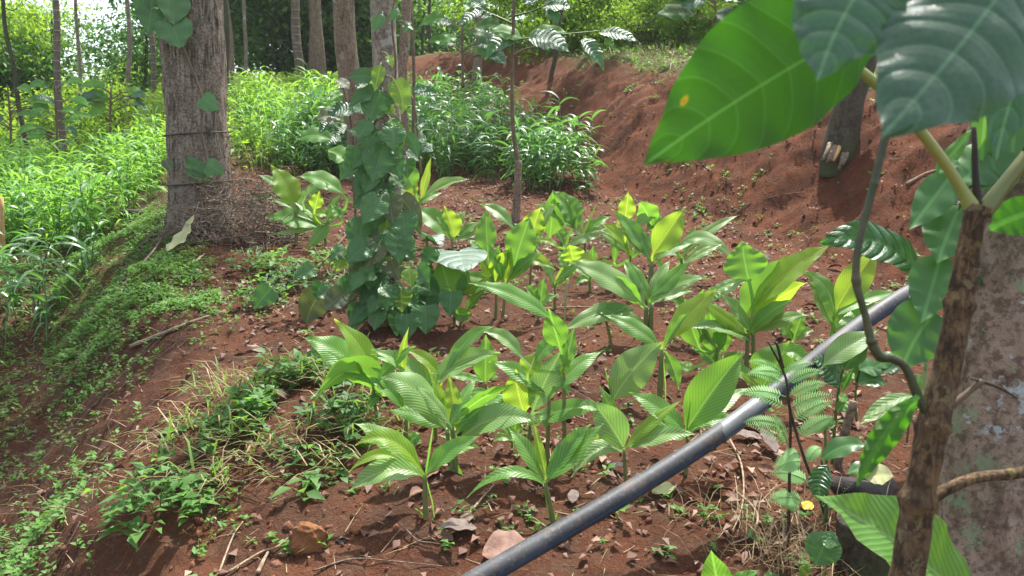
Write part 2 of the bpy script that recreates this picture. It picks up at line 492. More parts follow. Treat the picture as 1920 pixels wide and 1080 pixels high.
M['ginger'] = leaf_mat('ginger_leaf', (0.075, 0.20, 0.03), (0.13, 0.27, 0.04), (0.32, 0.62, 0.05), 0.38, 0.5, 0.35, bumps=0.05)
M['ginger_dark'] = leaf_mat('ginger_leaf_painted_shade', (0.055, 0.14, 0.045), (0.085, 0.19, 0.06), (0.18, 0.42, 0.06), 0.3, 0.36, 0.55, bumps=0.05)  # ginger leaf with the shade put into its darker colour
M['weed'] = leaf_mat('weed_leaf', (0.06, 0.17, 0.03), (0.11, 0.24, 0.045), (0.24, 0.5, 0.05), 0.35, 0.55, 0.3, bumps=0.05)
M['weed_dark'] = leaf_mat('dark_weed_leaf', (0.04, 0.12, 0.03), (0.06, 0.16, 0.035), (0.14, 0.36, 0.04), 0.3, 0.42, 0.5, bumps=0.05)
M['fern'] = leaf_mat('fern_leaflet', (0.16, 0.30, 0.11), (0.22, 0.36, 0.14), (0.28, 0.52, 0.10), 0.35, 0.5, 0.4, bumps=0.05)
def crown_mat(name, a, b, tr, trans=0.4):
    s = NT(name)
    g = s.geo(); oi = s.n('ShaderNodeObjectInfo')
    f = s.math('ADD', s.math('MULTIPLY', g.outputs['Random Per Island'], 0.8), s.math('MULTIPLY', oi.outputs['Random'], 0.4), clamp=True)
    col = s.mix(f, a, b)
    p = s.bsdf(col, 0.55, 0.3)
    t = s.n('ShaderNodeBsdfTranslucent'); s.l(s.mix(f, tr, tuple(x * 0.75 for x in tr)), t.inputs[0])
    mx = s.n('ShaderNodeMixShader', inp={0: trans}); s.l(p, mx.inputs[1]); s.l(t.outputs[0], mx.inputs[2])
    return s.done(mx.outputs[0])
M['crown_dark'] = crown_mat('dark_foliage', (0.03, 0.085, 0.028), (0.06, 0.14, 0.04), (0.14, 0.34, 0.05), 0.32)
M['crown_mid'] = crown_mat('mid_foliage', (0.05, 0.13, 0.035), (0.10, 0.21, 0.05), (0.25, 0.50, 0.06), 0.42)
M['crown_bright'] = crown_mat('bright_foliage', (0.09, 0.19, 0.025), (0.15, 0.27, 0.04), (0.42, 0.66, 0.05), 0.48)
M['grass'] = crown_mat('grass_blade', (0.07, 0.16, 0.03), (0.15, 0.22, 0.05), (0.30, 0.48, 0.06), 0.35)
M['straw'] = crown_mat('dry_straw', (0.20, 0.14, 0.07), (0.34, 0.26, 0.14), (0.28, 0.2, 0.09), 0.2)
M['moss_weed'] = crown_mat('creeping_weed', (0.055, 0.15, 0.025), (0.10, 0.22, 0.04), (0.24, 0.48, 0.05), 0.35)
def litter_mat():
    s = NT('dead_leaf')
    g = s.geo()
    r = s.n('ShaderNodeValToRGB'); s.l(g.outputs['Random Per Island'], r.inputs[0])
    e = r.color_ramp.elements
    e[0].position = 0; e[0].color = (0.10, 0.045, 0.03, 1); e[1].position = 1; e[1].color = (0.34, 0.235, 0.155, 1)
    for p, c in ((0.3, (0.12, 0.06, 0.042)), (0.55, (0.19, 0.10, 0.07)), (0.8, (0.14, 0.10, 0.075))):
        x = e.new(p); x.color = (*c, 1)
    no = s.noise(s.coords(), 60, 4)
    col = s.mix(s.math('MULTIPLY', no, 0.5), r.outputs[0], (0.09, 0.05, 0.035))
    return s.done(s.bsdf(col, 0.75, 0.3, s.bump(no, 0.4, 0.003)))
M['litter'] = litter_mat()
def bark_mat(name, c0, c1, c2, lichen=0.4, lichen_cols=((0.42, 0.46, 0.42), (0.20, 0.27, 0.13)), groove=(14, 14, 2.2), depth=0.02, moss=0.0, rings=0.0, lsc=6.0):
    s = NT(name)
    v = s.coords(groove); o = s.coords()
    n1 = s.noise(v, 3.0, 8, 0.65, 0.6); n2 = s.noise(o, 55, 5, 0.7); n3 = s.noise(o, 5, 4, 0.6)
    n4 = s.noise(o, 1.6, 3, 0.5)
    col = s.mix(s.ramp(n1, 0.35, 0.65), c0, c1)
    col = s.mix(s.ramp(n3, 0.42, 0.66), col, c2)
    col = s.mix(s.math('MULTIPLY', s.ramp(n2, 0.45, 0.60), 0.65), col, tuple(x * 0.45 for x in c0))
    if lichen:
        la = s.noise(o, lsc, 5, 0.72); lb = s.noise(o, lsc * 1.35 + 1.7, 5, 0.72)
        grain = s.ramp(n2, 0.35, 0.6, 0.35, 1.0)
        col = s.mix(s.math('MULTIPLY', s.math('MULTIPLY', s.ramp(lb, 0.56, 0.62), grain), lichen), col, lichen_cols[1])
        col = s.mix(s.math('MULTIPLY', s.math('MULTIPLY', s.ramp(la, 0.59, 0.63), grain), lichen), col, lichen_cols[0])
    if moss:
        col = s.mix(s.math('MULTIPLY', s.ramp(n4, 0.42, 0.62), moss), col, (0.05, 0.075, 0.025))
    h = s.math('ADD', s.math('MULTIPLY', n1, 1.0), s.math('MULTIPLY', n2, 0.35))
    if rings:
        sp = s.n('ShaderNodeSeparateXYZ'); s.l(o, sp.inputs[0])
        rg = s.ramp(s.math('SINE', s.math('MULTIPLY', sp.outputs[2], rings)), 0.75, 1.0)
        col = s.mix(s.math('MULTIPLY', rg, 0.5), col, tuple(min(1, x * 1.9) for x in c1))
        h = s.math('ADD', h, rg)
    return s.done(s.bsdf(col, 0.85, 0.25, s.bump(h, 0.9, depth)))
M['oak'] = bark_mat('furrowed_bark', (0.085, 0.064, 0.046), (0.44, 0.37, 0.29), (0.34, 0.275, 0.205), 0.5, ((0.40, 0.40, 0.35), (0.22, 0.21, 0.15)), (13, 13, 1.6), 0.05)
M['smooth_bark'] = bark_mat('smooth_grey_bark', (0.17, 0.135, 0.10), (0.32, 0.27, 0.21), (0.25, 0.205, 0.16), 0.6, ((0.44, 0.45, 0.42), (0.22, 0.26, 0.16)), (6, 6, 3), 0.008)
M['lichen_bark'] = bark_mat('lichen_bark', (0.17, 0.115, 0.078), (0.40, 0.30, 0.225), (0.35, 0.265, 0.195), 0.95, ((0.46, 0.52, 0.51), (0.24, 0.33, 0.18)), (9, 9, 4), 0.02, lsc=6.5, moss=0.55)
M['red_bark'] = bark_mat('reddish_bark', (0.12, 0.085, 0.058), (0.30, 0.225, 0.155), (0.23, 0.165, 0.115), 0.5, ((0.4, 0.4, 0.36), (0.2, 0.18, 0.11)), (8, 8, 2), 0.012)
M['dark_bark'] = bark_mat('dark_mossy_bark', (0.05, 0.037, 0.028), (0.105, 0.08, 0.06), (0.08, 0.07, 0.05), 0.4, ((0.20, 0.22, 0.18), (0.10, 0.14, 0.06)), (10, 10, 2), 0.015, moss=0.7)
M['palm_bark'] = bark_mat('ringed_palm_bark', (0.13, 0.10, 0.075), (0.22, 0.18, 0.14), (0.17, 0.13, 0.10), 0.4, rings=38.0)
M['coffee_bark'] = bark_mat('coffee_stem_bark', (0.045, 0.028, 0.017), (0.20, 0.125, 0.06), (0.085, 0.052, 0.03), 0.45, ((0.28, 0.24, 0.13), (0.24, 0.19, 0.05)), (60, 60, 6), 0.004, lsc=22)
M['twig'] = bark_mat('dry_twig_bark', (0.11, 0.075, 0.055), (0.25, 0.19, 0.14), (0.17, 0.12, 0.09), 0.0, groove=(40, 40, 12), depth=0.003)
M['twig_heap'] = bark_mat('brushwood_bark', (0.14, 0.105, 0.078), (0.36, 0.285, 0.21), (0.24, 0.18, 0.13), 0.0, groove=(40, 40, 12), depth=0.003)
M['twig_pale'] = bark_mat('pale_twig_bark', (0.24, 0.17, 0.11), (0.38, 0.29, 0.19), (0.30, 0.22, 0.15), 0.0, groove=(40, 40, 12), depth=0.003)
def plain(name, a, b, rough=0.5, spec=0.5, sc=12, bump=0.2, trans=None):
    s = NT(name)
    no = s.noise(s.coords(), sc, 4)
    nf = s.noise(s.coords(), sc * 8, 3)
    col = s.mix(s.ramp(no, 0.3, 0.7), a, b)
    sh = s.bsdf(col, rough, spec, s.bump(nf, bump, 0.003))
    if trans:
        t = s.n('ShaderNodeBsdfTranslucent', inp={0: (*trans, 1)})
        mx = s.n('ShaderNodeMixShader', inp={0: 0.25}); s.l(sh, mx.inputs[1]); s.l(t.outputs[0], mx.inputs[2]); sh = mx.outputs[0]
    return s.done(sh)
M['stem'] = plain('turmeric_stem', (0.09, 0.15, 0.04), (0.17, 0.15, 0.06), 0.45, 0.5, 9)
M['green_stem'] = plain('green_stem', (0.05, 0.10, 0.02), (0.09, 0.13, 0.03), 0.45, 0.5, 15)
M['node_stem'] = plain('dark_green_brown_stem', (0.03, 0.045, 0.013), (0.075, 0.07, 0.028), 0.5, 0.45, 30, 0.4)
M['lime_stem'] = plain('yellow_green_stem', (0.20, 0.24, 0.05), (0.28, 0.27, 0.06), 0.42, 0.5, 10)
M['pale_stem'] = plain('pale_green_stem', (0.24, 0.30, 0.12), (0.32, 0.34, 0.16), 0.5, 0.4, 15)
M['orange_stem'] = plain('orange_green_stem', (0.20, 0.15, 0.03), (0.12, 0.14, 0.03), 0.42, 0.5, 8)
M['brown_stem'] = plain('thin_brown_stem', (0.10, 0.07, 0.045), (0.16, 0.115, 0.07), 0.7, 0.3, 20)
M['dark_stem'] = plain('dark_stem', (0.025, 0.02, 0.012), (0.06, 0.05, 0.03), 0.6, 0.3, 25)
M['rock'] = plain('laterite_rock', (0.12, 0.05, 0.022), (0.22, 0.10, 0.042), 0.9, 0.2, 9, 0.8)
M['stone'] = plain('red_clod', (0.13, 0.055, 0.034), (0.20, 0.10, 0.065), 0.95, 0.1, 18, 0.8)
M['char'] = plain('charred_wood', (0.012, 0.011, 0.010), (0.045, 0.04, 0.036), 0.8, 0.3, 14, 0.9)
M['cutwood'] = plain('fresh_cut_wood', (0.42, 0.24, 0.09), (0.5, 0.32, 0.15), 0.8, 0.2, 30)
M['yellow_leaf'] = plain('yellow_leaf', (0.62, 0.36, 0.02), (0.7, 0.45, 0.03), 0.6, 0.3, 30, trans=(0.6, 0.4, 0.02))
M['brown_leaf'] = plain('big_dead_leaf', (0.16, 0.085, 0.06), (0.27, 0.16, 0.12), 0.7, 0.3, 25, 0.5)
M['ash_leaf'] = plain('grey_dead_leaf', (0.09, 0.065, 0.055), (0.17, 0.13, 0.11), 0.75, 0.3, 25, 0.5)
M['pale_leaf'] = plain('bleached_leaf', (0.36, 0.38, 0.17), (0.46, 0.45, 0.24), 0.7, 0.3, 15, 0.3, trans=(0.4, 0.4, 0.2))
M['pipe'] = None
def pipe_mat():
    s = NT('black_polyethylene')
    o = s.coords(); n1 = s.noise(o, 6, 4); n2 = s.noise(o, 90, 3)
    col = s.mix(s.ramp(n1, 0.4, 0.7), (0.032, 0.035, 0.039), (0.070, 0.073, 0.076))
    col = s.mix(s.math('MULTIPLY', s.ramp(n2, 0.55, 0.7), 0.5), col, (0.16, 0.13, 0.11))
    col = s.mix(s.math('MULTIPLY', s.ramp(s.noise(o, 17, 5, 0.7), 0.54, 0.66), 0.55), col, (0.13, 0.075, 0.05))
    return s.done(s.bsdf(col, s.math('ADD', 0.46, s.math('MULTIPLY', n1, 0.25)), 0.38, s.bump(n2, 0.08, 0.002)))
M['pipe'] = pipe_mat()
M['pipe_blue'] = plain('blue_stripe', (0.012, 0.06, 0.16), (0.02, 0.075, 0.19), 0.4, 0.5)
M['pale_band'] = plain('grey_pipe_band', (0.09, 0.095, 0.10), (0.15, 0.155, 0.16), 0.45, 0.5)

def soil_mat():
    s = NT('red_soil')
    o = s.coords()
    at = s.n('ShaderNodeVertexColor', layer_name='cover')
    sp = s.n('ShaderNodeSeparateColor'); s.l(at.outputs[0], sp.inputs[0])
    n1 = s.noise(o, 1.3, 5, 0.6); n2 = s.noise(o, 9, 6, 0.65); n0 = s.noise(o, 2.6, 4, 0.6, 0.8); n3 = s.noise(o, 60, 5, 0.7); n4 = s.noise(o, 220, 3, 0.7)
    red = s.mix(s.ramp(n1, 0.35, 0.68), (0.12, 0.042, 0.021), (0.195, 0.073, 0.036))
    red = s.mix(s.math('MULTIPLY', s.ramp(n2, 0.45, 0.7), 0.55), red, (0.085, 0.042, 0.027))
    red = s.mix(s.math('MULTIPLY', s.ramp(n3, 0.5, 0.7), 0.6), red, (0.23, 0.105, 0.062))
    red = s.mix(s.math('MULTIPLY', s.ramp(n4, 0.52, 0.72), 0.45), red, (0.075, 0.028, 0.016))
    red = s.mix(s.math('MULTIPLY', s.ramp(n0, 0.52, 0.62), 0.6), red, (0.062, 0.027, 0.017))
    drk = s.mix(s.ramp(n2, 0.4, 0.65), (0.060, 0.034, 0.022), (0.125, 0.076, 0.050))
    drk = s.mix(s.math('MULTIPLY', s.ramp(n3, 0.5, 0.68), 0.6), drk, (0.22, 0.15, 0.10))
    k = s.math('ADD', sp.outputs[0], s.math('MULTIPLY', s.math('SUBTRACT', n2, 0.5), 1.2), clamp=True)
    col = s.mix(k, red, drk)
    grn = s.mix(s.ramp(n3, 0.4, 0.65), (0.055, 0.085, 0.02), (0.14, 0.15, 0.045))
    g = s.math('MULTIPLY', sp.outputs[1], s.ramp(s.math('ADD', n2, s.math('MULTIPLY', s.math('SUBTRACT', n3, 0.5), 0.6)), 0.36, 0.56))
    col = s.mix(g, col, grn)
    h = s.math('ADD', s.math('MULTIPLY', n3, 1.0), s.math('ADD', s.math('MULTIPLY', n4, 0.5), s.math('MULTIPLY', n2, 1.2)))
    return s.done(s.bsdf(col, 0.95, 0.12, s.bump(h, 1.0, 0.03)))
M['soil'] = soil_mat()

# ------------------------------------------------------------------ ground
def build_ground():
    OX, OY = 0.0, -1.2
    r = [0.15]
    while r[-1] < 160:
        q = r[-1]
        r.append(q * (1.06 if q < 1.6 else 1.0052 if q < 15.5 else 1.03))
    r = np.array(r)
    a = np.concatenate([np.radians(np.arange(-52, 52.001, 0.22)), np.radians(np.arange(56, 305, 4.0))])
    A, Rr = np.meshgrid(a, r)
    X = OX + Rr * np.sin(A); Y = OY + Rr * np.cos(A)
    Z = H(X, Y)
    na = len(a); nr = len(r)
    V = np.stack([X, Y, Z], -1).reshape(-1, 3)
    i = np.arange(nr - 1)[:, None] * na; j = np.arange(na)[None, :]; j2 = (j + 1) % na
    F = np.stack([i + j, i + na + j, i + na + j2, i + j2], -1).reshape(-1, 4)
    F = F[:, ::-1]
    me = bpy.data.meshes.new('ground')
    me.vertices.add(len(V)); me.vertices.foreach_set('co', V.ravel())
    me.loops.add(F.size); me.loops.foreach_set('vertex_index', F.ravel().astype(np.int32))
    me.polygons.add(len(F)); me.polygons.foreach_set('loop_start', np.arange(0, F.size, 4, dtype=np.int32))
    me.update(calc_edges=True)
    me.polygons.foreach_set('use_smooth', [True] * len(F))
    x, y = V[:, 0], V[:, 1]
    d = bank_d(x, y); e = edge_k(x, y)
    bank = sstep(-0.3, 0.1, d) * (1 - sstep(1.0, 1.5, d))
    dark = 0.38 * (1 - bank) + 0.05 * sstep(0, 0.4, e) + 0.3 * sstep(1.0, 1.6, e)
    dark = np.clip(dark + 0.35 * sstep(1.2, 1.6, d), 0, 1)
    dark = dark * (1 - 0.6 * sstep(0.7, 1.6, x) * (1 - sstep(2.4, 2.8, x)) * sstep(4.2, 4.8, y) * (1 - sstep(6.5, 7.5, y)))  # sunlit patch painted into the soil by thinning the dark tone
    green = 0.85 * sstep(8.5, 10.5, y) * (1 - bank) + 0.75 * sstep(1.25, 1.8, d)
    green += 0.9 * sstep(-0.3, 0.2, e) * (1 - sstep(0.7, 1.0, e)) * sstep(4.2, 5.2, y)
    green += 0.55 * sstep(1.9, 2.4, e) * sstep(3.8, 5.5, y) + 0.25 * sstep(1.0, 1.4, e)
    green += 0.08 * sstep(0.2, 0.6, e) * (1 - sstep(4.0, 5.0, y))
    green = np.clip(green, 0, 1)
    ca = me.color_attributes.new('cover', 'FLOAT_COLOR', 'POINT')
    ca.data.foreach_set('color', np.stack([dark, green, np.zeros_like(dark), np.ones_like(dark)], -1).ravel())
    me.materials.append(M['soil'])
    o = link(bpy.data.objects.new('ground', me))
    tag(o, kind='structure', label='red soil hillside with a planted terrace and a cut bank')
build_ground()

# ------------------------------------------------------------------ trees with visible trunks
def crown_mesh(name, mat, n, rx, rz, leaf, clumps, seed, flat=0.5, droop=0.3):
    g = np.random.default_rng(seed)
    c = g.normal(size=(clumps, 3)); c = unit(c) * (g.random((clumps, 1)) ** 0.45)
    c *= np.array([rx, rx, rz])
    k = g.integers(0, clumps, n)
    sz = (0.12 + 0.18 * g.random(clumps)) * min(rx, rz)
    p = c[k] + g.normal(size=(n, 3)) * sz[k][:, None] * np.array([1, 1, flat])
    az = g.random(n) * 2 * math.pi; el = -droop + 0.55 * g.normal(size=n)
    D = np.stack([np.cos(az) * np.cos(el), np.sin(az) * np.cos(el), np.sin(el)], -1)
    nh = unit(g.normal(size=(n, 3)) * 0.55 + np.array([0, 0, 1.0]))
    S = unit(np.cross(D, nh)); U = np.cross(S, D)
    L = leaf * (0.6 + 0.8 * g.random(n))[:, None]; w = L * (0.2 + 0.12 * g.random((n, 1)))
    b = p; t = p + D * L; mdl = p + D * L * 0.45
    V = np.stack([b, mdl + S * w + U * w * 0.35, t - U * L * 0.12, mdl - S * w + U * w * 0.35], 1).reshape(-1, 3)
    q = np.arange(n)[:, None] * 4
    F = np.concatenate([q + [0, 1, 2], q + [0, 2, 3]], 0)
    me = bpy.data.meshes.new(name)
    me.vertices.add(len(V)); me.vertices.foreach_set('co', V.ravel())
    me.loops.add(F.size); me.loops.foreach_set('vertex_index', F.ravel().astype(np.int32))
    me.polygons.add(len(F)); me.polygons.foreach_set('loop_start', np.arange(0, F.size, 3, dtype=np.int32))
    me.update(calc_edges=True)
    me.materials.append(mat)
    return me

CR = {}
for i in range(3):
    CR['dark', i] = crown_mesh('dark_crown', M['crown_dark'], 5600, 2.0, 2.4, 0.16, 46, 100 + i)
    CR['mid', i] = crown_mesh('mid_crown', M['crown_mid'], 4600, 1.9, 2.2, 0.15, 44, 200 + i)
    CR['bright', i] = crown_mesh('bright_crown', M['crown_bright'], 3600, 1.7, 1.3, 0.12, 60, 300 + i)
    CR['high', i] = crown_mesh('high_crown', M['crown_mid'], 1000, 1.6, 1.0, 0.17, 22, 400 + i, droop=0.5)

def trunk_mesh(mb, pts, r0, r1, sides=14, n=24, jit=0.06, seed=1, flare=0.0, fl_h=0.6):
    P = spline(pts, n)
    t = np.linspace(0, 1, n + 1)
    P[:, 0] += min(r0, 0.05) * 0.5 * np.sin(t * 23 + seed) * np.minimum(1, t * 8); P[:, 1] += min(r0, 0.05) * 0.4 * np.sin(t * 17 + seed * 2)
    s = np.concatenate([[0], np.cumsum(np.linalg.norm(np.diff(P, axis=0), axis=1))])
    rad = r0 + (r1 - r0) * t + flare * np.exp(-s / fl_h)
    tube(mb, P, rad, sides, True, jit, seed)
    return P

def limb(mb, P, i, L, az, el, r, seed):
    p = P[i]; d = np.array([math.cos(az) * math.cos(el), math.sin(az) * math.cos(el), math.sin(el)])
    e = p + d * L
    m = p + d * L * 0.5 + np.array([0, 0, -0.06 * L])
    tube(mb, spline([p, m, e + np.array([0, 0, 0.1 * L])], 8), np.linspace(r, r * 0.35, 9), 6, True)
    return e

def tree(name, base_px, wpx, top_px, mat, label, height, crown='high', cscale=1.0, cdz=0.0, y=None, group=None, nlimb=5, sides=14, seed=1, flare=0.0, jit=0.05, r_top=0.55, cat='tree', ncr=1, z=None):
    """base_px: trunk foot in the photo; y: distance if the foot is hidden; the trunk runs on above the frame to its real height"""
    if y is None: b = gp(*base_px)
    else:
        b = at_y(*base_px, y); b[2] = hz(b[0], b[1])
    y0 = b[1]
    r0 = wpx * y0 / FPX / 2
    tp = at_y(*top_px, y0)
    d = tp - b; d = d / max(d[2], 0.2)
    top = b + d * np.array([1, 1, 1]) * height * np.array([0.75, 0.75, 1])
    root = empty(name, b, label, cat, group)
    mb = MB()
    pts = [b + np.array([0, 0, -0.25]), b + d * height * 0.25, b + d * height * 0.55 * np.array([0.95, 1, 1]), top]
    P = trunk_mesh(mb, pts, r0, r0 * r_top, sides, 40, jit, seed, flare)
    g = random.Random(seed)
    ends = []
    for k in range(nlimb):
        i = int(40 * (0.62 + 0.36 * k / max(1, nlimb - 1)))
        ends.append(limb(mb, P, min(i, 40), height * g.uniform(0.12, 0.22), g.uniform(0, 6.28), g.uniform(0.2, 0.9), r0 * 0.3, seed + k))
    mb.build('trunk', mat, root, origin=b)
    for k in range(ncr):
        c = bpy.data.objects.new('crown', CR[crown, (seed + k) % 3]); link(c, root)
        off = np.array([0, 0, cdz]) + (np.array([g.uniform(-1, 1), g.uniform(-1, 1), g.uniform(-0.6, 0.5)]) * cscale if ncr > 1 else 0)
        c.location = Vector(top - b + off); c.scale = (cscale,) * 3; c.rotation_euler = (0, 0, g.uniform(0, 6.28))
    return root, b, P, r0

# the big tree at the left edge of the terrace
def big_tree():
    b = gp(375, 432)
    y0 = b[1]
    root = empty('tree', b, 'thick furrowed grey-brown trunk with wire bands at the terrace edge', 'tree')
    f = y0 / FPX
    pts = [b + np.array([0, 0, -0.35])] + [at_y(px, py, y0) for px, py in ((376, 430), (374, 340), (370, 250), (365, 150), (360, 40), (357, -60))]
    d = pts[-1] - pts[-2]; d = d / d[2]
    pts += [pts[-1] + d * 2.5, pts[-1] + d * np.array([.6, 1, 1]) * 6.5]
    n = 150; sides = 72
    P = spline(pts, n)
    zz = P[:, 2] - b[2]
    rad = np.interp(zz, [-0.4, 0, 0.35, 0.8, 2.2, 9], np.array([66, 60, 55, 53, 52, 34]) * f)
    th = np.linspace(0, 2 * math.pi, sides, endpoint=False)
    c, s_ = np.cos(th), np.sin(th)
    ridge = np.abs(fbm(th[None, :] * 5.2 + 0.5 * np.sin(zz[:, None] * 2.0), zz[:, None] * 1.5, 3, 4)) ** 0.7
    ridge = ridge * np.minimum(1, np.minimum(th, 2 * math.pi - th)[None, :] * 3 + 0.2)
    bulge = 0.07 * fbm(c[None, :] * 1.1 + 5, zz[:, None] * 0.9 + s_[None, :], 9, 2)
    rr = rad[:, None] * (1 + bulge + 0.26 * ridge - 0.09)
    V = np.stack([P[:, 0:1] + rr * c, P[:, 1:2] + rr * s_, np.repeat(P[:, 2:3], sides, 1)], -1)
    fa = [(i * sides + j, i * sides + (j + 1) % sides, (i + 1) * sides + (j + 1) % sides, (i + 1) * sides + j) for i in range(n) for j in range(sides)]
    mb = MB(); mb.add(V.reshape(-1, 3), fa)
    for k in range(7):
        limb(mb, P, n - 4 * k, 2.2 - 0.15 * k, k * 2.4, 0.5, 0.09, k)
    mb.build('trunk', M['oak'], root, origin=b)
    for k, (ox, oy, oz) in enumerate(((0, 0, 0.3),)):
        o = link(bpy.data.objects.new('crown', CR['high', k]), root)
        o.location = Vector(P[-1] - b + np.array([ox, oy, oz])); o.rotation_euler = (0, 0, k)
    # wire bands
    for zpx in (250, 344):
        i = int(np.argmin(np.abs(P[:, 2] - at_y(370, zpx, y0)[2])))
        ring = np.stack([P[i, 0] + rr[i].max() * 1.0 * c, P[i, 1] + rr[i].max() * 1.0 * s_, P[i, 2] + 0.02 * np.sin(th + 1)], -1)
        mb = MB(); tube(mb, np.vstack([ring, ring[:1]]), 0.006, 5, False)
        mb.build('band', M['dark_stem'], root, origin=b)
    return b, P, rr
BT = big_tree()

# the tree the pepper climbs, in the middle
tree('tree', (716, 600), 46, (724, 0), M['smooth_bark'], 'pale lichen-patched trunk wrapped in pepper vine in the middle', 9.0, 'high', 0.9, seed=11, nlimb=6, sides=26, jit=0.09, flare=0.02, r_top=0.8)
tree('tree', (672, 196), 44, (645, 0), M['red_bark'], 'brown trunk leaning left behind the pepper vine tree', 9.0, 'high', 1.1, y=8.8, seed=12, sides=24)
tree('tree', (757, 300), 20, (758, 0), M['red_bark'], 'slim brown trunk close behind the pepper vine tree', 8.0, 'high', 0.7, y=8.0, seed=13, sides=14)
tree('tree', (776, 262), 6.5, (772, 0), M['brown_stem'], 'pole-thin straight stem just right of the pepper vine tree', 6.0, 'high', 0.35, y=8.3, seed=14, nlimb=2, sides=8, r_top=0.8)
tree('tree', (893, 172), 18, (900, 0), M['red_bark'], 'mossy trunk standing at the far end of the red bank', 8.0, 'high', 0.9, y=12.6, seed=15)
tree('tree', (1030, 140), 9, (1046, 60), M['dark_bark'], 'small mossy leaning trunk on the crest of the bank', 3.5, 'bright', 0.7, y=12.2, seed=16, nlimb=3, sides=9)
tree('tree', (1188, 74), 16, (1188, 0), M['smooth_bark'], 'grey trunk above the bank left of the large coffee leaf', 9.0, 'high', 1.0, y=14.5, seed=17)
tree('tree', (1385, 36), 9, (1386, 0), M['dark_bark'], 'thin dark trunk behind the large coffee leaf', 7.0, 'high', 0.8, y=15.5, seed=18)
tree('tree', (602, 152), 18, (595, 0), M['red_bark'], 'reddish trunk with a pale lichen patch on the green mound', 10.0, 'high', 1.1, y=15.8, seed=19)
tree('tree', (565, 140), 17, (553, 0), M['palm_bark'], 'ringed trunk left of the reddish trunk on the mound', 10.0, 'high', 1.1, y=16.4, seed=20)
tree('tree', (587, 130), 13, (583, 0), M['red_bark'], 'dim trunk between the ringed and reddish trunks', 9.0, 'high', 1.0, y=18.5, seed=21)
tree('tree', (425, 200), 11, (421, 0), M['dark_bark'], 'dark upright trunk touching the right side of the thick trunk', 9.0, 'high', 1.0, y=13.6, seed=22)
tree('tree', (440, 172), 10, (424, 0), M['red_bark'], 'brown trunk slanting just right of the dark upright trunk', 9.0, 'high', 1.0, y=15.2, seed=23)
tree('tree', (460, 165), 6.5, (458, 0), M['smooth_bark'], 'pale thin trunk in the gap right of the thick trunk', 9.0, 'high', 0.9, y=17, seed=24)
tree('tree', (115, 300), 13, (103, 0), M['palm_bark'], 'ringed straight palm-like trunk in the left woods', 9.5, 'high', 1.0, y=13.4, seed=25)
tree('tree', (150, 262), 7, (143, 0), M['smooth_bark'], 'crooked whitish thin trunk right of the ringed trunk', 8.5, 'high', 0.9, y=15.5, seed=26)
tree('tree', (243, 268), 9, (240, 0), M['smooth_bark'], 'slender grey trunk below the white gap of sky', 9.0, 'high', 0.9, y=16, seed=27)
tree('tree', (272, 262), 6, (274, 60), M['dark_bark'], 'dark thin trunk left of the banded slim trunk', 8.0, 'high', 0.9, y=17.2, seed=28)
tree('tree', (296, 262), 10, (283, 60), M['palm_bark'], 'banded slim trunk nearest the left side of the thick trunk', 9.0, 'high', 0.9, y=15, seed=29)
tree('tree', (58, 330), 9, (30, 160), M['dark_bark'], 'dark forked slanting trunk at the left margin of the woods', 6.0, 'mid', 0.8, y=14.2, seed=30)
tree('tree', (1005, 82), 7, (1008, 0), M['dark_bark'], 'thin trunk behind the slender coffee sapling', 8.0, 'high', 0.9, y=17.5, seed=31)
tree('tree', (806, 142), 6, (806, 0), M['dark_bark'], 'dark thin trunk in the deep shade right of the pole stem', 8.0, 'high', 1.0, y=19, seed=32)
tree('tree', (792, 142), 5, (795, 0), M['dark_bark'], 'thinnest dark trunk in the shade beside the pole stem', 8.0, 'high', 1.0, y=21, seed=33)
tree('tree', (485, 160), 5, (512, 0), M['dark_bark'], 'leaning bare dark stem over the green mound', 8.0, 'high', 1.0, y=20, seed=34)

# woods behind: single small trees and shrubs
gt = random.Random(5)
LBL = {'mid_bank': ('mid green leafy tree standing behind the crest of the red bank', 'trees behind the red bank'), 'bright_left': ('bright leafy young tree in the open woods beyond the left ginger bed', 'bright young trees of the left woods'), 'mid_dark': ('mid green leafy tree among the shaded woods behind the mound', 'mid green trees behind the mound'), 'dark_left': ('dark leafy tree in the open woods beyond the left ginger bed', 'dark trees of the left woods'), 'dark': ('dark leafy understorey tree standing in the shaded woods behind the mound', 'dark understorey trees'),
       'mid': ('mid green leafy tree in the woods beyond the ginger beds', 'mid green woodland trees'),
       'bright': ('bright yellow-green shrub growing along the top of the red bank', 'bright shrubs above the bank')}
def under_tree(px, y, kind, sc, zc, zone=''):
    lb = LBL.get(kind + zone, LBL[kind])
    x = (px - 960) / FPX * y
    z0 = hz(x, y)
    root = empty('shrub' if kind + zone == 'bright' else 'tree', (x, y, z0), lb[0], 'shrub' if kind + zone == 'bright' else 'tree', lb[1])
    mb = MB()
    hh = zc + 0.5 * sc
    P = spline([(0, 0, -0.3), (gt.uniform(-.2, .2), gt.uniform(-.2, .2), hh * 0.5), (gt.uniform(-.4, .4), gt.uniform(-.4, .4), hh)], 10)
    tube(mb, P, np.linspace(0.06, 0.03, 11) * sc, 7)
    for k in range(4):
        limb(mb, P, 4 + k, 1.3 * sc, gt.uniform(0, 6.28), gt.uniform(0.1, 0.7), 0.03 * sc, k)
    mb.build('trunk', M['dark_bark'], root)
    c = link(bpy.data.objects.new('crown', CR[kind, gt.randrange(3)]), root)
    c.location = (0, 0, zc); c.scale = (sc, sc, sc * gt.uniform(0.85, 1.15)); c.rotation_euler = (0, 0, gt.uniform(0, 6.28))
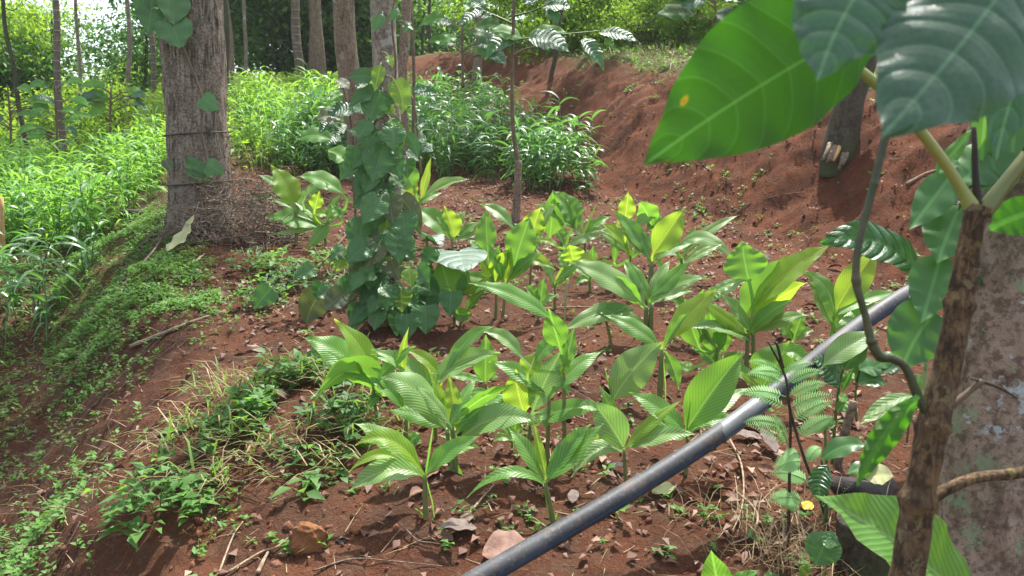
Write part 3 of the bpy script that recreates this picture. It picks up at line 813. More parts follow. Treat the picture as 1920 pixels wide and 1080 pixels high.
for i in range(17):                         # left woods
    y = gt.uniform(15, 30); under_tree(gt.choice([gt.uniform(-160, 185), gt.uniform(268, 330)]), y, gt.choice(['mid', 'bright', 'bright', 'dark']), gt.uniform(0.6, 1.0), gt.uniform(0.5, 2.2), '_left')
for i in range(13):
    y = gt.uniform(14.5, 22); under_tree(gt.uniform(-140, 330), y, 'bright', gt.uniform(0.5, 0.8), gt.uniform(0.3, 1.1), '_left')
for i in range(24):
    y = gt.uniform(16, 30); under_tree(gt.choice([gt.uniform(-150, 165), gt.uniform(-150, 120)]), y, gt.choice(['mid', 'bright']), gt.uniform(0.7, 1.1), gt.uniform(1.8, 4.8), '_left')
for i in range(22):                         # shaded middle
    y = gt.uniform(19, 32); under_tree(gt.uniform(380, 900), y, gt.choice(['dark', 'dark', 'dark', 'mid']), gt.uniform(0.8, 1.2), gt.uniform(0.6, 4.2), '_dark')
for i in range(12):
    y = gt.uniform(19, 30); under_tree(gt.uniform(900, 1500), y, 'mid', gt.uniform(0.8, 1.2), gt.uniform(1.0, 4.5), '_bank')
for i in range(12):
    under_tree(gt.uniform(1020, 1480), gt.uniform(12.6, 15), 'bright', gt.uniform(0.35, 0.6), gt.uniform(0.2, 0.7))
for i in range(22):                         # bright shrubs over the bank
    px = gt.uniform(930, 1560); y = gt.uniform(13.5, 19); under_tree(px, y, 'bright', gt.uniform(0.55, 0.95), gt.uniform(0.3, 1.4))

# ------------------------------------------------------------------ turmeric plants of the terrace
TG = 'turmeric plants on the red terrace'
def plant(label, base, stems, leaves, sw=9, y=None, cat='plant', name='turmeric_plant', group=TG):
    """base: foot pixel; stems: list of (foot px, py, top px, py); leaves: (bx,by,tx,ty,w,arch,flags[,dy])
    flags: y young yellow-green, p pale, u underside towards us, v upright and facing us, d drooping, s rolled spear"""
    b = gp(*base) if y is None else np.append(at_y(*base, y)[:2], 0)
    if y is not None: b[2] = hz(b[0], b[1])
    yy = b[1]
    root = empty(name, b, label, cat, group)
    sc = yy / FPX
    tops = []
    for (fx, fy, tx, ty) in stems:
        f = at_y(fx, fy, yy); f[2] = min(f[2], hz(f[0], f[1])) - 0.02
        t = at_y(tx, ty, yy)
        m = 0.5 * (f + t) + np.array([rng.uniform(-.004, .004), 0, 0])
        mb = MB()
        P = spline([f, m, t], 10)
        r = 0.43 * sw * sc
        rad = np.linspace(r * 1.15, r * 0.72, 11); rad[0] *= 1.15
        tube(mb, P, rad, 10, True, 0.08, int(fx))
        mb.build('stem', M['stem'], root, origin=b)
        tops.append((tx, ty))
    for L in leaves:
        bx, by, tx, ty, w, arch, fl = L[:7]
        dy = L[7] if len(L) > 7 else None
        t0 = min(tops, key=lambda q: math.hypot(q[0] - bx, q[1] - by))
        pet = None
        if math.hypot(t0[0] - bx, t0[1] - by) > 6 and 'x' not in fl:
            pet = at_y(t0[0], t0[1] + 6, yy)
        mat = M['young'] if 'y' in fl else M['pale'] if 'p' in fl else M['turmeric']
        kw = {}
        if 's' in fl: kw = dict(kind='spear', fold=1.0, m=2)
        else: kw = dict(kind='turmeric', fold=rng.uniform(0.2, 0.48), cup=rng.uniform(-0.3, 0.0), asym=rng.uniform(-.08, .08), nrip=rng.uniform(2.2, 4), n=18, m=4)
        k = 0.15 if 'v' in fl else 0.45
        px_leaf(root, b, yy, bx, by, tx, ty, w * (1.07 if 's' not in fl else 1), arch, dy, fl, mat=mat, pet=pet, petw=max(0.0025, 3.0 * sc), k=k,
                label='bright yellow-green young leaf' if 'y' in fl else None, ext=0 if 's' in fl else 0.07, **kw)
    if len(leaves) >= 4 and sw < 14:                       # the younger inner leaves of a fuller plant
        for tx, ty in tops[:2]:
            for s in (-1, 1):
                L = rng.uniform(0.16, 0.25) / sc; a = rng.uniform(0.15, 1.25)
                bx, by = tx + s * 5, ty - 4
                px_leaf(root, b, yy + rng.uniform(-0.05, 0.08), bx, by, bx + s * L * math.cos(a), by - L * math.sin(a), L * rng.uniform(0.26, 0.34), L * 0.08, rng.uniform(-0.4, 0.7), '', mat=M['pale'] if rng.random() < 0.4 else M['turmeric'],
                        pet=at_y(tx, ty + 8, yy), petw=max(0.0025, 3.0 * sc), fold=rng.uniform(0.2, 0.45), cup=rng.uniform(-0.3, 0), n=16, m=4, nrip=3.0, ext=0.05)
    return root

plant('turmeric plant leftmost of the front row with an upright yellow-green leaf', (711, 816), [(711, 816, 700, 722)], [
    (699, 718, 631, 606, 46, (14, 4), 'y', -0.05), (690, 706, 577, 638, 55, 12, ''), (722, 740, 600, 750, 46, 48, 'u', -0.45), (712, 742, 690, 770, 20, 6, '')])
plant('turmeric plant with a tall furled shoot and small yellow tip', (760, 842), [(760, 842, 762, 770)], [
    (756, 708, 766, 619, 17, (-6, 0), 'y'), (757, 775, 757, 700, 9, 0, 's'), (757, 768, 690, 712, 22, 12, ''), (764, 835, 790, 820, 26, 6, '')], sw=11)
plant('largest front turmeric plant with wide striped leaves to both sides', (858, 885), [(858, 885, 848, 800), (852, 885, 838, 805)], [
    (836, 803, 722, 715, 58, 26, 'p', -0.2), (842, 800, 803, 694, 20, (4, 0), 'y'), (838, 790, 824, 730, 13, 0, 's'), (857, 782, 842, 708, 30, 0, 'vy'),
    (856, 784, 956, 724, 24, 8, 'u'), (853, 815, 950, 744, 34, 14, ''), (864, 822, 1003, 794, 50, 24, 'p', -0.3), (853, 866, 816, 978, 52, (10, 0), 'v', -0.12)], sw=12)
plant('turmeric plant just behind the largest front plant', (818, 828), [(818, 828, 812, 728)], [
    (812, 722, 703, 668, 34, 8, ''), (826, 706, 765, 661, 26, 10, 'y'), (806, 722, 930, 666, 44, 14, 'p', -0.2), (832, 702, 921, 619, 26, 22, ''), (846, 706, 893, 716, 16, 5, '')], sw=8)
plant('smallest front turmeric plant standing nearest the brown rock', (800, 976), [(800, 976, 797, 890)], [
    (790, 882, 674, 838, 38, 34, 'y', -0.3), (740, 858, 659, 884, 20, 16, 'py', -0.3), (785, 889, 662, 920, 50, 22, 'p', -0.35), (800, 886, 893, 842, 36, 18, '', 0.1),
    (799, 882, 812, 800, 9, 0, 's'), (799, 973, 777, 952, 7, 0, 's')], sw=13)
plant('front turmeric plant bending left above the near end of the pipe', (1040, 988), [(1040, 988, 1022, 905)], [
    (1022, 900, 1124, 801, 48, 2, ''), (1018, 906, 884, 932, 22, 34, '', -0.25), (1022, 890, 1000, 793, 19, 0, 'y'), (1042, 975, 1046, 960, 8, 0, 's')], sw=12)
plant('turmeric plant with a broad cupped leaf beside the middle of the pipe', (1177, 916), [(1177, 916, 1170, 842)], [
    (1168, 838, 1112, 758, 64, 8, 'pv', 0.1), (1175, 838, 1272, 756, 24, 6, 'y'), (1165, 846, 1077, 892, 34, 26, 'p', -0.4), (1120, 768, 1085, 766, 22, 6, 'px', -0.3)], sw=9)
plant('turmeric plant with one huge upright leaf behind the pipe', (1284, 892), [(1284, 892, 1289, 815)], [
    (1288, 805, 1390, 668, 82, (0, 8), 'v', 0.1), (1286, 820, 1205, 818, 40, 12, 'p', -0.3), (1302, 800, 1386, 790, 30, 8, ''), (1288, 804, 1295, 750, 6, 0, 's')], sw=9)
plant('low turmeric plant with a single rounded striped leaf', (1150, 768), [(1150, 768, 1150, 750)], [
    (1150, 748, 1236, 648, 72, (-2, 8), 'pv', 0.15), (1147, 748, 1132, 684, 6, 0, 's')], sw=6)
plant('turmeric plant on a tall bare stem with one lime leaf pointing right', (1236, 764), [(1236, 764, 1241, 655)], [
    (1250, 634, 1337, 546, 44, (4, 4), 'y', -0.1), (1249, 662, 1271, 726, 28, (4, 0), 'v'), (1232, 762, 1217, 735, 8, 0, 's'), (1337, 549, 1378, 530, 18, 2, 'px')], sw=13)
plant('turmeric plant with a dark-bellied left leaf at the centre of the bed', (1212, 642), [(1212, 642, 1212, 575), (1220, 642, 1222, 570)], [
    (1202, 566, 1077, 498, 44, 12, 'p', -0.2), (1200, 572, 1130, 515, 34, 2, 'u'), (1222, 562, 1319, 522, 30, 10, 'p'), (1222, 556, 1292, 490, 28, -2, ''), (1290, 492, 1352, 460, 16, 4, 'px')], sw=12)
plant('turmeric plant with two long low leaves spread across the bare soil', (1148, 650), [(1148, 650, 1135, 596)], [
    (1114, 578, 1229, 646, 34, 14, '', -0.35), (1182, 578, 1060, 620, 38, 10, 'p', -0.2), (1120, 590, 1180, 575, 22, 4, '')], sw=7)
plant('turmeric plant crowned by the brightest yellow leaf', (1217, 560), [(1217, 560, 1222, 490)], [
    (1226, 474, 1281, 395, 54, 2, 'vy', 0.1), (1218, 480, 1152, 398, 30, (6, 0), ''), (1217, 484, 1160, 429, 28, 8, 'p', -0.2), (1236, 476, 1264, 454, 18, 2, '')], sw=12)
plant('turmeric plant by the foot of the bank with a long arching pale leaf', (1279, 530), [(1279, 530, 1278, 484)], [
    (1282, 476, 1380, 408, 20, 10, 'p', 0.1), (1276, 458, 1376, 494, 24, 28, 'p'), (1284, 490, 1352, 460, 20, 6, 'p'), (1272, 476, 1260, 456, 16, 0, 'y'), (1245, 505, 1225, 478, 10, 0, '')], sw=7)
plant('farthest upright turmeric plant against the red bank', (1183, 532), [(1183, 532, 1182, 478)], [
    (1172, 414, 1178, 363, 34, 0, 'vy'), (1222, 424, 1200, 383, 42, 6, 'u'), (1183, 474, 1128, 421, 24, 8, 'y'), (1152, 492, 1156, 438, 13, 0, 'v'), (1188, 430, 1232, 404, 22, 4, 'p'), (1215, 430, 1240, 400, 20, 0, '')], sw=5)
plant('turmeric clump with a broad oval leaf beside the dark heart-shaped leaves', (934, 598), [(928, 599, 930, 535), (941, 596, 948, 530)], [
    (914, 474, 911, 397, 42, 0, 'v'), (965, 494, 992, 412, 60, (0, 4), 'v', .1), (928, 527, 957, 468, 48, 0, 'vy'), (952, 522, 1036, 508, 28, 26, 'y', -0.1), (927, 534, 896, 480, 24, 4, 'y'), (926, 496, 936, 462, 22, 0, ''), (905, 480, 880, 452, 18, 4, 'p')], sw=7)
plant('turmeric plant with a square bright leaf near the sapling foot', (993, 540), [(993, 540, 1000, 450)], [
    (999, 447, 1014, 392, 48, (-4, 0), 'vy'), (960, 424, 904, 386, 26, 8, 'p'), (995, 468, 1017, 442, 20, 2, 'p'), (960, 500, 1000, 470, 20, 4, 'p'), (1012, 450, 1048, 464, 12, 4, 'y')], sw=5)
plant('turmeric clump with two furled spears and a large dull leaf', (1075, 492), [(1070, 480, 1063, 462), (1098, 490, 1097, 440)], [
    (1031, 442, 1036, 362, 46, (2, 0), 'v'), (1078, 426, 1040, 362, 42, (6, 4), ''), (1076, 428, 1008, 386, 24, 6, 'p', -0.1), (1062, 464, 1084, 400, 9, 0, 's'), (1096, 440, 1119, 382, 8, 0, 's'), (1092, 443, 1136, 430, 12, 3, 'p'), (1098, 436, 1142, 408, 14, 6, '')], sw=6)
plant('turmeric plant whose wide yellow leaf is cut off square at the top', (1041, 580), [(1041, 580, 1040, 530)], [
    (1076, 490, 1068, 460, 46, 0, 'vy'), (1074, 490, 1127, 506, 22, 10, 'y', -0.1), (1062, 503, 1048, 472, 22, 0, 'p'), (1042, 526, 1086, 499, 20, 4, ''), (1036, 524, 1020, 486, 18, 6, 'p')], sw=6)
plant('many-leaved turmeric plant in the middle of the front bed', (1000, 878), [(992, 878, 994, 795), (1024, 858, 1030, 740), (1062, 752, 1058, 692)], [
    (1036, 600, 890, 536, 32, 14, '', -0.2), (1050, 652, 1030, 583, 48, 0, 'v'), (1058, 690, 1076, 618, 30, 0, 'v'), (1004, 678, 1054, 624, 32, 4, ''),
    (990, 702, 1006, 662, 42, 0, 'y'), (978, 670, 910, 626, 28, 14, 'p', -0.1), (983, 774, 968, 697, 62, (-4, 0), 'vy', 0.05), (1000, 768, 1052, 662, 56, (-2, 4), 'pv', 0.1),
    (1010, 774, 1020, 803, 30, (8, 6), 'p', -0.3), (1030, 786, 1104, 764, 22, 6, 'y'), (1048, 700, 1068, 672, 26, 2, 'y'), (1054, 706, 1066, 740, 18, 2, '')], sw=10)
plant('small turmeric plant behind, one oval leaf standing straight up', (916, 748), [(916, 748, 911, 718)], [
    (910, 716, 911, 633, 48, 0, 'v', 0.1), (906, 716, 846, 704, 15, 3, ''), (914, 735, 868, 742, 14, 4, '')], sw=6)
plant('tallest turmeric clump at the foot of the bank with overlapping broad leaves', (1406, 702), [(1398, 700, 1402, 625), (1412, 698, 1412, 625)], [
    (1405, 528, 1392, 456, 78, (-2, 0), 'v'), (1399, 602, 1484, 487, 44, (-14, 6), 'u', 0.1), (1410, 575, 1552, 464, 48, (-4, 8), 'y', -0.1), (1414, 592, 1507, 534, 44, 4, 'uy'),
    (1402, 628, 1310, 562, 26, 2, 'y', -0.1), (1413, 642, 1290, 618, 24, 16, 'p', -0.3), (1425, 610, 1470, 575, 24, 2, '')], sw=11)
plant('dark leafy turmeric plant half hidden left of the tallest clump', (1345, 705), [(1345, 705, 1345, 650)], [
    (1345, 662, 1330, 582, 50, 0, 'v'), (1310, 650, 1284, 576, 50, 0, 'v'), (1332, 565, 1398, 524, 26, 6, 'p'), (1360, 655, 1350, 590, 36, 0, 'v'), (1350, 690, 1300, 655, 30, 8, ''), (1355, 690, 1385, 660, 26, 2, ''), (1330, 560, 1350, 540, 24, 2, 'p'), (1300, 690, 1262, 668, 18, -10, '')], sw=7)
plant('turmeric plant with a translucent yellow leaf by the far end of the pipe', (1562, 692), [(1562, 692, 1566, 615)], [
    (1569, 578, 1644, 474, 56, (-2, 6), 'vy', 0.1), (1566, 602, 1508, 516, 32, (12, 18), ''), (1566, 592, 1690, 552, 24, 12, ''), (1556, 642, 1646, 568, 50, 4, '', -0.05)], sw=8)
plant('turmeric leaves leaning across the pipe at its far half', (1552, 945), [(1552, 945, 1546, 780)], [
    (1545, 684, 1642, 622, 48, 4, 'p'), (1543, 690, 1590, 650, 26, 2, '')], sw=8)
plant('squat turmeric plant with a round leaf behind the fern', (1428, 778), [(1428, 778, 1432, 735)], [
    (1430, 725, 1478, 645, 84, 0, 'v', 0.1), (1470, 660, 1520, 690, 30, 12, 'x'), (1436, 740, 1388, 700, 18, 2, 'y'), (1420, 755, 1450, 770, 18, 0, ''), (1385, 778, 1446, 772, 22, 8, 'px')], sw=8)
plant('leftmost turmeric plant beside the heap of dry twigs', (556, 460), [(556, 460, 554, 395)], [
    (550, 384, 510, 315, 46, (6, 2), 'y'), (545, 372, 486, 331, 18, 8, 'p'), (594, 424, 504, 410, 36, 8, '', -0.1), (596, 426, 508, 440, 10, 0, 'p')], sw=8)
plant('dark turmeric plant between the twig heap and the pepper vine', (612, 466), [(612, 466, 606, 420)], [
    (642, 362, 563, 333, 32, 10, '', -0.1), (574, 368, 616, 348, 20, 6, 'p'), (590, 392, 598, 360, 28, 0, 'vy'), (614, 418, 578, 464, 26, (4, 4), '', -0.2), (592, 402, 616, 404, 16, 2, 'y'), (640, 408, 622, 384, 18, 0, ''), (612, 415, 630, 375, 14, 0, ''), (628, 410, 648, 395, 16, 2, 'p')], sw=6)
plant('turmeric plant with a glowing leaf partly behind the pepper vine', (783, 432), [(783, 432, 783, 385)], [
    (746, 362, 741, 303, 26, 0, 'vy'), (776, 352, 753, 302, 38, 0, 'v'), (790, 372, 807, 298, 15, 0, 'y'), (798, 366, 874, 338, 18, 8, 'p'), (776, 378, 738, 354, 16, 6, ''), (770, 370, 778, 335, 22, 0, 'y')], sw=6)
plant('turmeric plant with a bright folded leaf behind the heart-shaped leaves', (849, 476), [(849, 476, 848, 445)], [
    (852, 444, 834, 390, 38, (2, 0), 'vy'), (842, 444, 778, 392, 36, 8, ''), (862, 444, 897, 418, 18, 4, ''), (855, 450, 900, 440, 14, 2, 'p')], sw=6)
plant('turmeric plant with a deep green cup leaf under the dark heart-shaped leaf', (855, 614), [(852, 614, 852, 560), (864, 612, 866, 590)], [
    (852, 566, 828, 490, 70, (-2, 0), 'v', 0.1), (858, 552, 922, 514, 12, -4, 'y'), (862, 560, 876, 500, 26, 0, 'v'), (850, 586, 884, 588, 30, -2, 'vx')], sw=6)

for lab, bx, by, lv in (
    ('young turmeric between the dark-bellied plant and the yellow crowned one', 1108, 548, [(1106, 515, 1062, 490, 20, 8, 'p'), (1110, 515, 1150, 498, 20, 8, 'y'), (1108, 512, 1112, 462, 24, 0, 'v'), (1104, 525, 1078, 535, 14, 5, '')]),
    ('young turmeric squeezed behind the lime-leaved tall stem', 1296, 640, [(1296, 600, 1262, 560, 28, 6, ''), (1298, 598, 1318, 545, 30, 0, 'v'), (1294, 610, 1258, 612, 18, 8, 'p')]),
    ('low turmeric shoot between bent front plant and cupped leaf plant', 1112, 868, [(1112, 840, 1080, 806, 24, 8, ''), (1114, 838, 1138, 792, 22, 2, 'y'), (1110, 848, 1080, 862, 16, 6, 'p')]),
    ('low turmeric shoot right of the oval leaf clump', 1010, 600, [(1010, 570, 984, 540, 20, 6, ''), (1012, 568, 1020, 522, 22, 0, 'v'), (1014, 575, 1042, 556, 18, 6, 'p')]),
    ('small turmeric left of the translucent yellow leaf plant', 1486, 668, [(1486, 636, 1456, 604, 26, 6, ''), (1488, 634, 1506, 584, 26, 0, 'v'), (1490, 640, 1524, 622, 18, 8, 'p')]),
    ('short turmeric between spear clump and bank', 1148, 478, [(1148, 452, 1126, 432, 14, 5, 'p'), (1149, 450, 1160, 412, 18, 0, 'vy'), (1150, 455, 1172, 446, 12, 4, '')]),
    ('short turmeric behind the square yellow leaf', 1052, 470, [(1052, 446, 1030, 424, 14, 5, ''), (1053, 444, 1052, 404, 20, 0, 'v'), (1054, 448, 1078, 440, 12, 4, 'p')]),
    ('young turmeric in front of the many-leaved middle plant', 960, 850, [(960, 820, 930, 790, 22, 8, ''), (962, 818, 972, 772, 22, 0, 'v'), (958, 826, 925, 830, 16, 8, 'p')])):
    plant(lab, (bx, by), [(bx, by, lv[0][0], lv[0][1] + 6)], lv, sw=7)

# ------------------------------------------------------------------ pepper vine and heart-shaped leaves in the middle
def leafy(name, label, base, leaves, mats, kind, y, cat, stems=(), group=None, sw=5, stem_mat='green_stem', cord=0.0, fold=(0.1, 0.25), k=0.35, z0=None, pull=None, off=0.0, **kw):
    b = np.append(at_y(*base, y)[:2], 0); b[2] = hz(b[0], b[1]) if z0 is None else z0
    root = empty(name, b, label, cat, group)
    for st in stems:
        pts, w, sm = st
        P = np.array([at_y(p[0], p[1], y + (p[2] if len(p) > 2 else 0)) for p in pts])
        n = max(8, 5 * len(pts))
        S = spline(P, n)
        w = np.interp(np.linspace(0, 1, n + 1), np.linspace(0, 1, len(w)), w) if isinstance(w, (list, tuple)) else np.full(n + 1, w)
        mb = MB(); tube(mb, S, w * y / FPX / 2, 9, True, 0.1, int(pts[0][0]))
        mb.build('stem', M[sm], root, origin=b)
    for L in leaves:
        bx, by, tx, ty, w, arch, fl = L[:7]
        dy = L[7] if len(L) > 7 else None
        mat = mats[1] if 'y' in fl else mats[2] if 'd' in fl else mats[0]
        yy = y + off + (L[8] if len(L) > 8 else rng.uniform(-0.06, 0.03) * (1 if y > 2 else 0.3))
        q = dict(cord=cord, fold=rng.uniform(*fold), cup=rng.uniform(-.25, 0.0), n=14, m=4); q.update(kw)
        if pull is not None: q['pet'] = at_y(bx + (pull - bx) * min(1, 16 / (abs(pull - bx) + 1)), by - 9, yy + 0.03); q['petw'] = 0.0022
        px_leaf(root, b, yy, bx, by, tx, ty, w * 1.15, arch, dy, fl, kind=kind, mat=M[mat], k=0.1 if 'v' in fl else k, **q)
    return root, b

PT = gp(716, 600)
PY = PT[1]
PEP = ['pepper', 'pepper_young', 'pepper_dull']
pep = [(716, 172, 695, 229, 56, (-4, 0), 'v'), (740, 150, 754, 214, 34, (6, 0), 'yv'), (694, 144, 653, 146, 26, 2, ''), (712, 126, 702, 172, 22, 0, 'yv'), (729, 106, 736, 127, 14, 0, 'y'),
       (692, 178, 655, 202, 24, 6, ''), (762, 252, 784, 295, 24, (4, 0), 'v'), (722, 272, 698, 342, 62, (-2, 0), 'v'), (690, 318, 668, 372, 34, 0, 'v'), (718, 342, 695, 410, 60, (-4, 0), 'v'),
       (750, 368, 789, 442, 36, (4, 4), 'dv'), (680, 408, 673, 458, 36, 0, 'v'), (700, 424, 696, 447, 14, 0, ''), (726, 412, 718, 452, 26, 0, 'y'), (735, 455, 700, 470, 36, 4, ''), (644, 470, 620, 490, 28, 4, ''),
       (678, 490, 668, 537, 38, (-2, 0), 'dv'), (692, 486, 697, 522, 34, 0, 'v'), (733, 488, 750, 527, 38, 0, 'dv'), (747, 487, 789, 492, 16, 3, 'd'), (697, 516, 692, 545, 24, 0, 'v'), (648, 548, 676, 556, 30, 2, 'd'),
       (734, 548, 698, 585, 52, 2, ''), (744, 556, 752, 592, 36, 0, 'v'), (758, 545, 782, 580, 34, 0, ''), (692, 568, 652, 613, 30, 0, ''), (720, 520, 706, 542, 22, 0, ''), (745, 448, 772, 462, 20, 2, 'd'),
       (700, 462, 668, 478, 26, 3, ''), (680, 455, 662, 470, 20, 2, ''), (712, 440, 728, 470, 22, 0, 'v'), (735, 225, 752, 250, 22, 0, ''), (725, 204, 742, 215, 18, 2, 'y'), (690, 230, 670, 262, 26, 0, ''),
       (744, 238, 758, 270, 22, 0, 'y'), (700, 255, 684, 292, 30, 0, 'v'), (735, 290, 752, 335, 32, 0, 'v'), (690, 288, 662, 316, 26, 2, ''), (690, 360, 664, 392, 26, 0, ''), (738, 330, 758, 352, 24, 0, ''),
       (740, 395, 762, 418, 28, 0, 'v'), (702, 388, 690, 420, 22, 0, 'y'), (668, 520, 645, 540, 24, 2, ''), (770, 520, 800, 530, 24, 2, ''), (755, 510, 775, 530, 22, 2, ''), (712, 490, 722, 515, 22, 0, ''),
       (672, 470, 655, 500, 24, 0, ''), (730, 505, 715, 525, 24, 0, 'd'), (765, 560, 745, 590, 24, 0, ''), (708, 560, 690, 588, 26, 0, ''), (716, 30, 700, 60, 20, 0, ''), (768, 48, 758, 62, 17, 2, ''), (745, 20, 730, 42, 16, 0, '')]
gv = random.Random(21)
for i in range(46):
    ty = gv.uniform(430, 590); sp = 22 + (ty - 430) * 0.42; bx = 716 + gv.gauss(0, 1) * sp; L = gv.uniform(28, 54); a = gv.gauss(0, 0.6)
    pep.append((bx, ty, bx + (1 if bx > 716 else -1) * abs(math.sin(a)) * L * 0.8 - 6, ty + L * (0.35 + 0.65 * math.cos(a)), L * gv.uniform(0.75, 0.95), gv.uniform(0, 4), gv.choice(['', '', 'v', 'd', '', 'y' if i % 4 == 0 else '']), None, gv.uniform(-0.16, 0.12)))
for i in range(26):
    ty = gv.uniform(190, 420); bx = 716 + gv.gauss(0, 24); L = gv.uniform(30, 58); a = gv.gauss(0, 0.5)
    pep.append((bx, ty, bx + (1 if bx > 716 else -1) * abs(math.sin(a)) * L * 0.7 - 4, ty + L * (0.4 + 0.6 * math.cos(a)), L * gv.uniform(0.75, 0.92), 2, gv.choice(['', 'v', 'v', 'd' if i % 3 == 0 else '']), None, gv.uniform(-0.12, 0.14)))
leafy('pepper_vine', 'pepper vine of dark heart-shaped leaves climbing the middle tree', (700, 600), pep, PEP, 'heart', PY - 0.12, 'vine',
      stems=[([(686, 590), (684, 520), (682, 430), (684, 330), (690, 260), (712, 215), (734, 190), (742, 120), (735, 40), (745, -30)], [7, 7, 6, 6, 6, 5, 5, 4, 4, 3], 'brown_stem'),
             ([(738, 590), (738, 480), (736, 400), (740, 300), (733, 225), (700, 200), (690, 150)], [7, 6, 6, 5, 5, 4, 3], 'brown_stem')], cord=0.16, k=0.3, off=-0.05, pull=716, fold=(0.12, 0.42))
leafy('pepper_leaf_shoot', 'dull folded leaf drooping onto the soil left of the pepper vine', (600, 606), [(601, 548, 574, 609, 52, (-4, 0), 'v', -0.1)], ['pepper_dull'] * 3, 'heart', gp(600, 600)[1], 'plant',
      stems=[([(606, 606), (608, 570), (601, 549)], 3, 'green_stem')], cord=0.1)
TY = gp(830, 600)[1]
leafy('heart_leaf_plant', 'pair of big dark glossy heart-shaped leaves right of the pepper vine', (812, 596),
      [(857, 470, 872, 510, 92, (0, 3), '', -2.4, 0), (796, 445, 752, 424, 76, 6, '', -0.9, 0.1), (806, 446, 830, 462, 40, 6, '', -0.8, 0.1), (820, 470, 796, 480, 30, 2, '')], ['taro'] * 3, 'heart', TY, 'plant',
      stems=[([(812, 600), (822, 540), (845, 490), (861, 466)], 5, 'green_stem'), ([(808, 600), (806, 520), (800, 444)], 4, 'green_stem')], cord=0.34, k=0.8, fold=(0.08, 0.14), cup=-0.1, rip=0.004, flat=True)
hl = [(790, 538, 816, 588, 50, 2, '', -0.3), (766, 548, 800, 560, 30, 2, ''), (808, 505, 782, 515, 24, 2, ''), (800, 520, 770, 505, 24, 2, ''), (775, 590, 760, 560, 24, 0, ''), (812, 470, 792, 500, 30, 0, '')]
leafy('heart_leaf_plant', 'low heart-leaved plant with white blotches at the vine foot', (790, 600), hl, ['pepper'] * 3, 'heart', TY - 0.1, 'plant', stems=[([(792, 602), (790, 560), (790, 539)], 4, 'green_stem'), ([(786, 600), (800, 540), (806, 506)], 3, 'green_stem')], cord=0.2, k=0.4)

# pepper leaves on the big trunk (the vine hugs the bark)
BTY = BT[0][1] - 0.30
bl = [(326, -6, 326, 48, 50, 0, 'v'), (322, 38, 338, 92, 56, 0, 'v'), (284, 16, 277, 64, 38, 0, 'v'), (270, -6, 261, 38, 26, 0, 'v'), (290, -8, 280, 14, 26, 0, 'v'),
      (379, 182, 412, 206, 30, -2, 'v'), (374, 302, 358, 337, 38, 0, 'v'), (387, 310, 421, 328, 30, 2, 'v'), (380, 322, 372, 342, 34, 0, 'v'), (310, 300, 322, 322, 18, 0, 'd')]
leafy('pepper_vine', 'sparse pepper vine with few heart-shaped leaves on the thick trunk', (385, 430), bl, ['pepper', 'pepper_young', 'pepper_dull'], 'heart', BTY, 'vine',
      stems=[([(392, 425), (384, 340), (390, 310), (378, 250), (378, 182), (352, 110), (322, 40), (322, -30)], 4, 'brown_stem'), ([(378, 330), (368, 305), (360, 300)], 3, 'brown_stem'), ([(322, 20), (300, 10), (282, 10), (268, -10)], 4, 'green_stem')], cord=0.16, k=0.2)

# ------------------------------------------------------------------ coffee saplings
def sapling(label, base, stems, leaves, y, mats=('coffee', 'weed', 'coffee_lit'), **kw):
    return leafy('coffee_sapling', label, base, leaves, list(mats), 'coffee', y, 'sapling', stems=stems, fold=(0.15, 0.35), k=0.5, **kw)
SY = gp(966, 415)[1]
sapling('slender coffee sapling on a thin brown stem in the middle of the terrace', (966, 416),
        [([(966, 418), (970, 360), (972, 300)], [17, 15, 12], 'red_bark'), ([(972, 310), (963, 250), (960, 170), (962, 80), (964, -20)], [9, 8, 7, 6, 6], 'brown_stem'),
         ([(964, 75), (1040, 66), (1125, 58)], [4, 3, 2], 'green_stem'), ([(962, 45), (930, 30), (900, 18)], [4, 3, 2], 'green_stem'), ([(962, 105), (985, 92), (1020, 85)], [4, 3, 2], 'brown_stem'), ([(964, 30), (1000, 20), (1040, 0)], [4, 3, 2], 'green_stem')],
        [(968, 79, 908, 112, 26, 14, '', -0.2), (990, 74, 1068, 97, 32, 10, '', -0.2), (978, 72, 918, 60, 22, 6, 'y'), (990, 72, 1062, 60, 22, 6, 'y'), (1090, 74, 1132, 132, 24, 8, '', -0.2), (1124, 62, 1197, 78, 18, 6, '', -0.2),
         (1018, 14, 1072, 16, 22, 6, '', 0), (1026, 14, 1046, 46, 22, 4, ''), (884, 4, 908, 20, 24, 4, ''), (906, 18, 860, 52, 18, 6, ''), (900, 30, 922, 32, 12, 2, ''), (888, 20, 868, 8, 20, 2, 'y'), (1100, 70, 1110, 95, 16, 0, 'y'), (1135, 72, 1150, 88, 14, 0, 'y'), (1000, 10, 985, -20, 26, 0, '')], SY)
CY = gp(672, 300)[1] if gp(672, 300)[1] < 8 else 6.0
sapling('pale leaved coffee sapling left of the pepper vine', (668, 330),
        [([(668, 420), (662, 330), (664, 280), (655, 210), (640, 150)], [6, 5, 5, 4, 3], 'brown_stem')],
        [(655, 166, 628, 150, 16, 3, 'y'), (668, 168, 690, 158, 18, 3, ''), (664, 212, 612, 218, 24, 8, ''), (642, 226, 592, 226, 26, 8, 'y'), (628, 230, 598, 250, 20, 5, ''), (650, 234, 628, 258, 22, 2, ''), (622, 262, 558, 262, 26, 8, 'd'),
         (615, 282, 664, 312, 32, 4, 'd', -0.2), (640, 255, 610, 275, 22, 4, ''), (655, 245, 690, 262, 20, 4, ''), (660, 285, 640, 330, 24, 0, 'd'), (640, 190, 618, 170, 20, 2, 'd'), (660, 200, 690, 215, 18, 4, '')], PY + 0.5, mats=('coffee', 'pepper_dull', 'weed'))
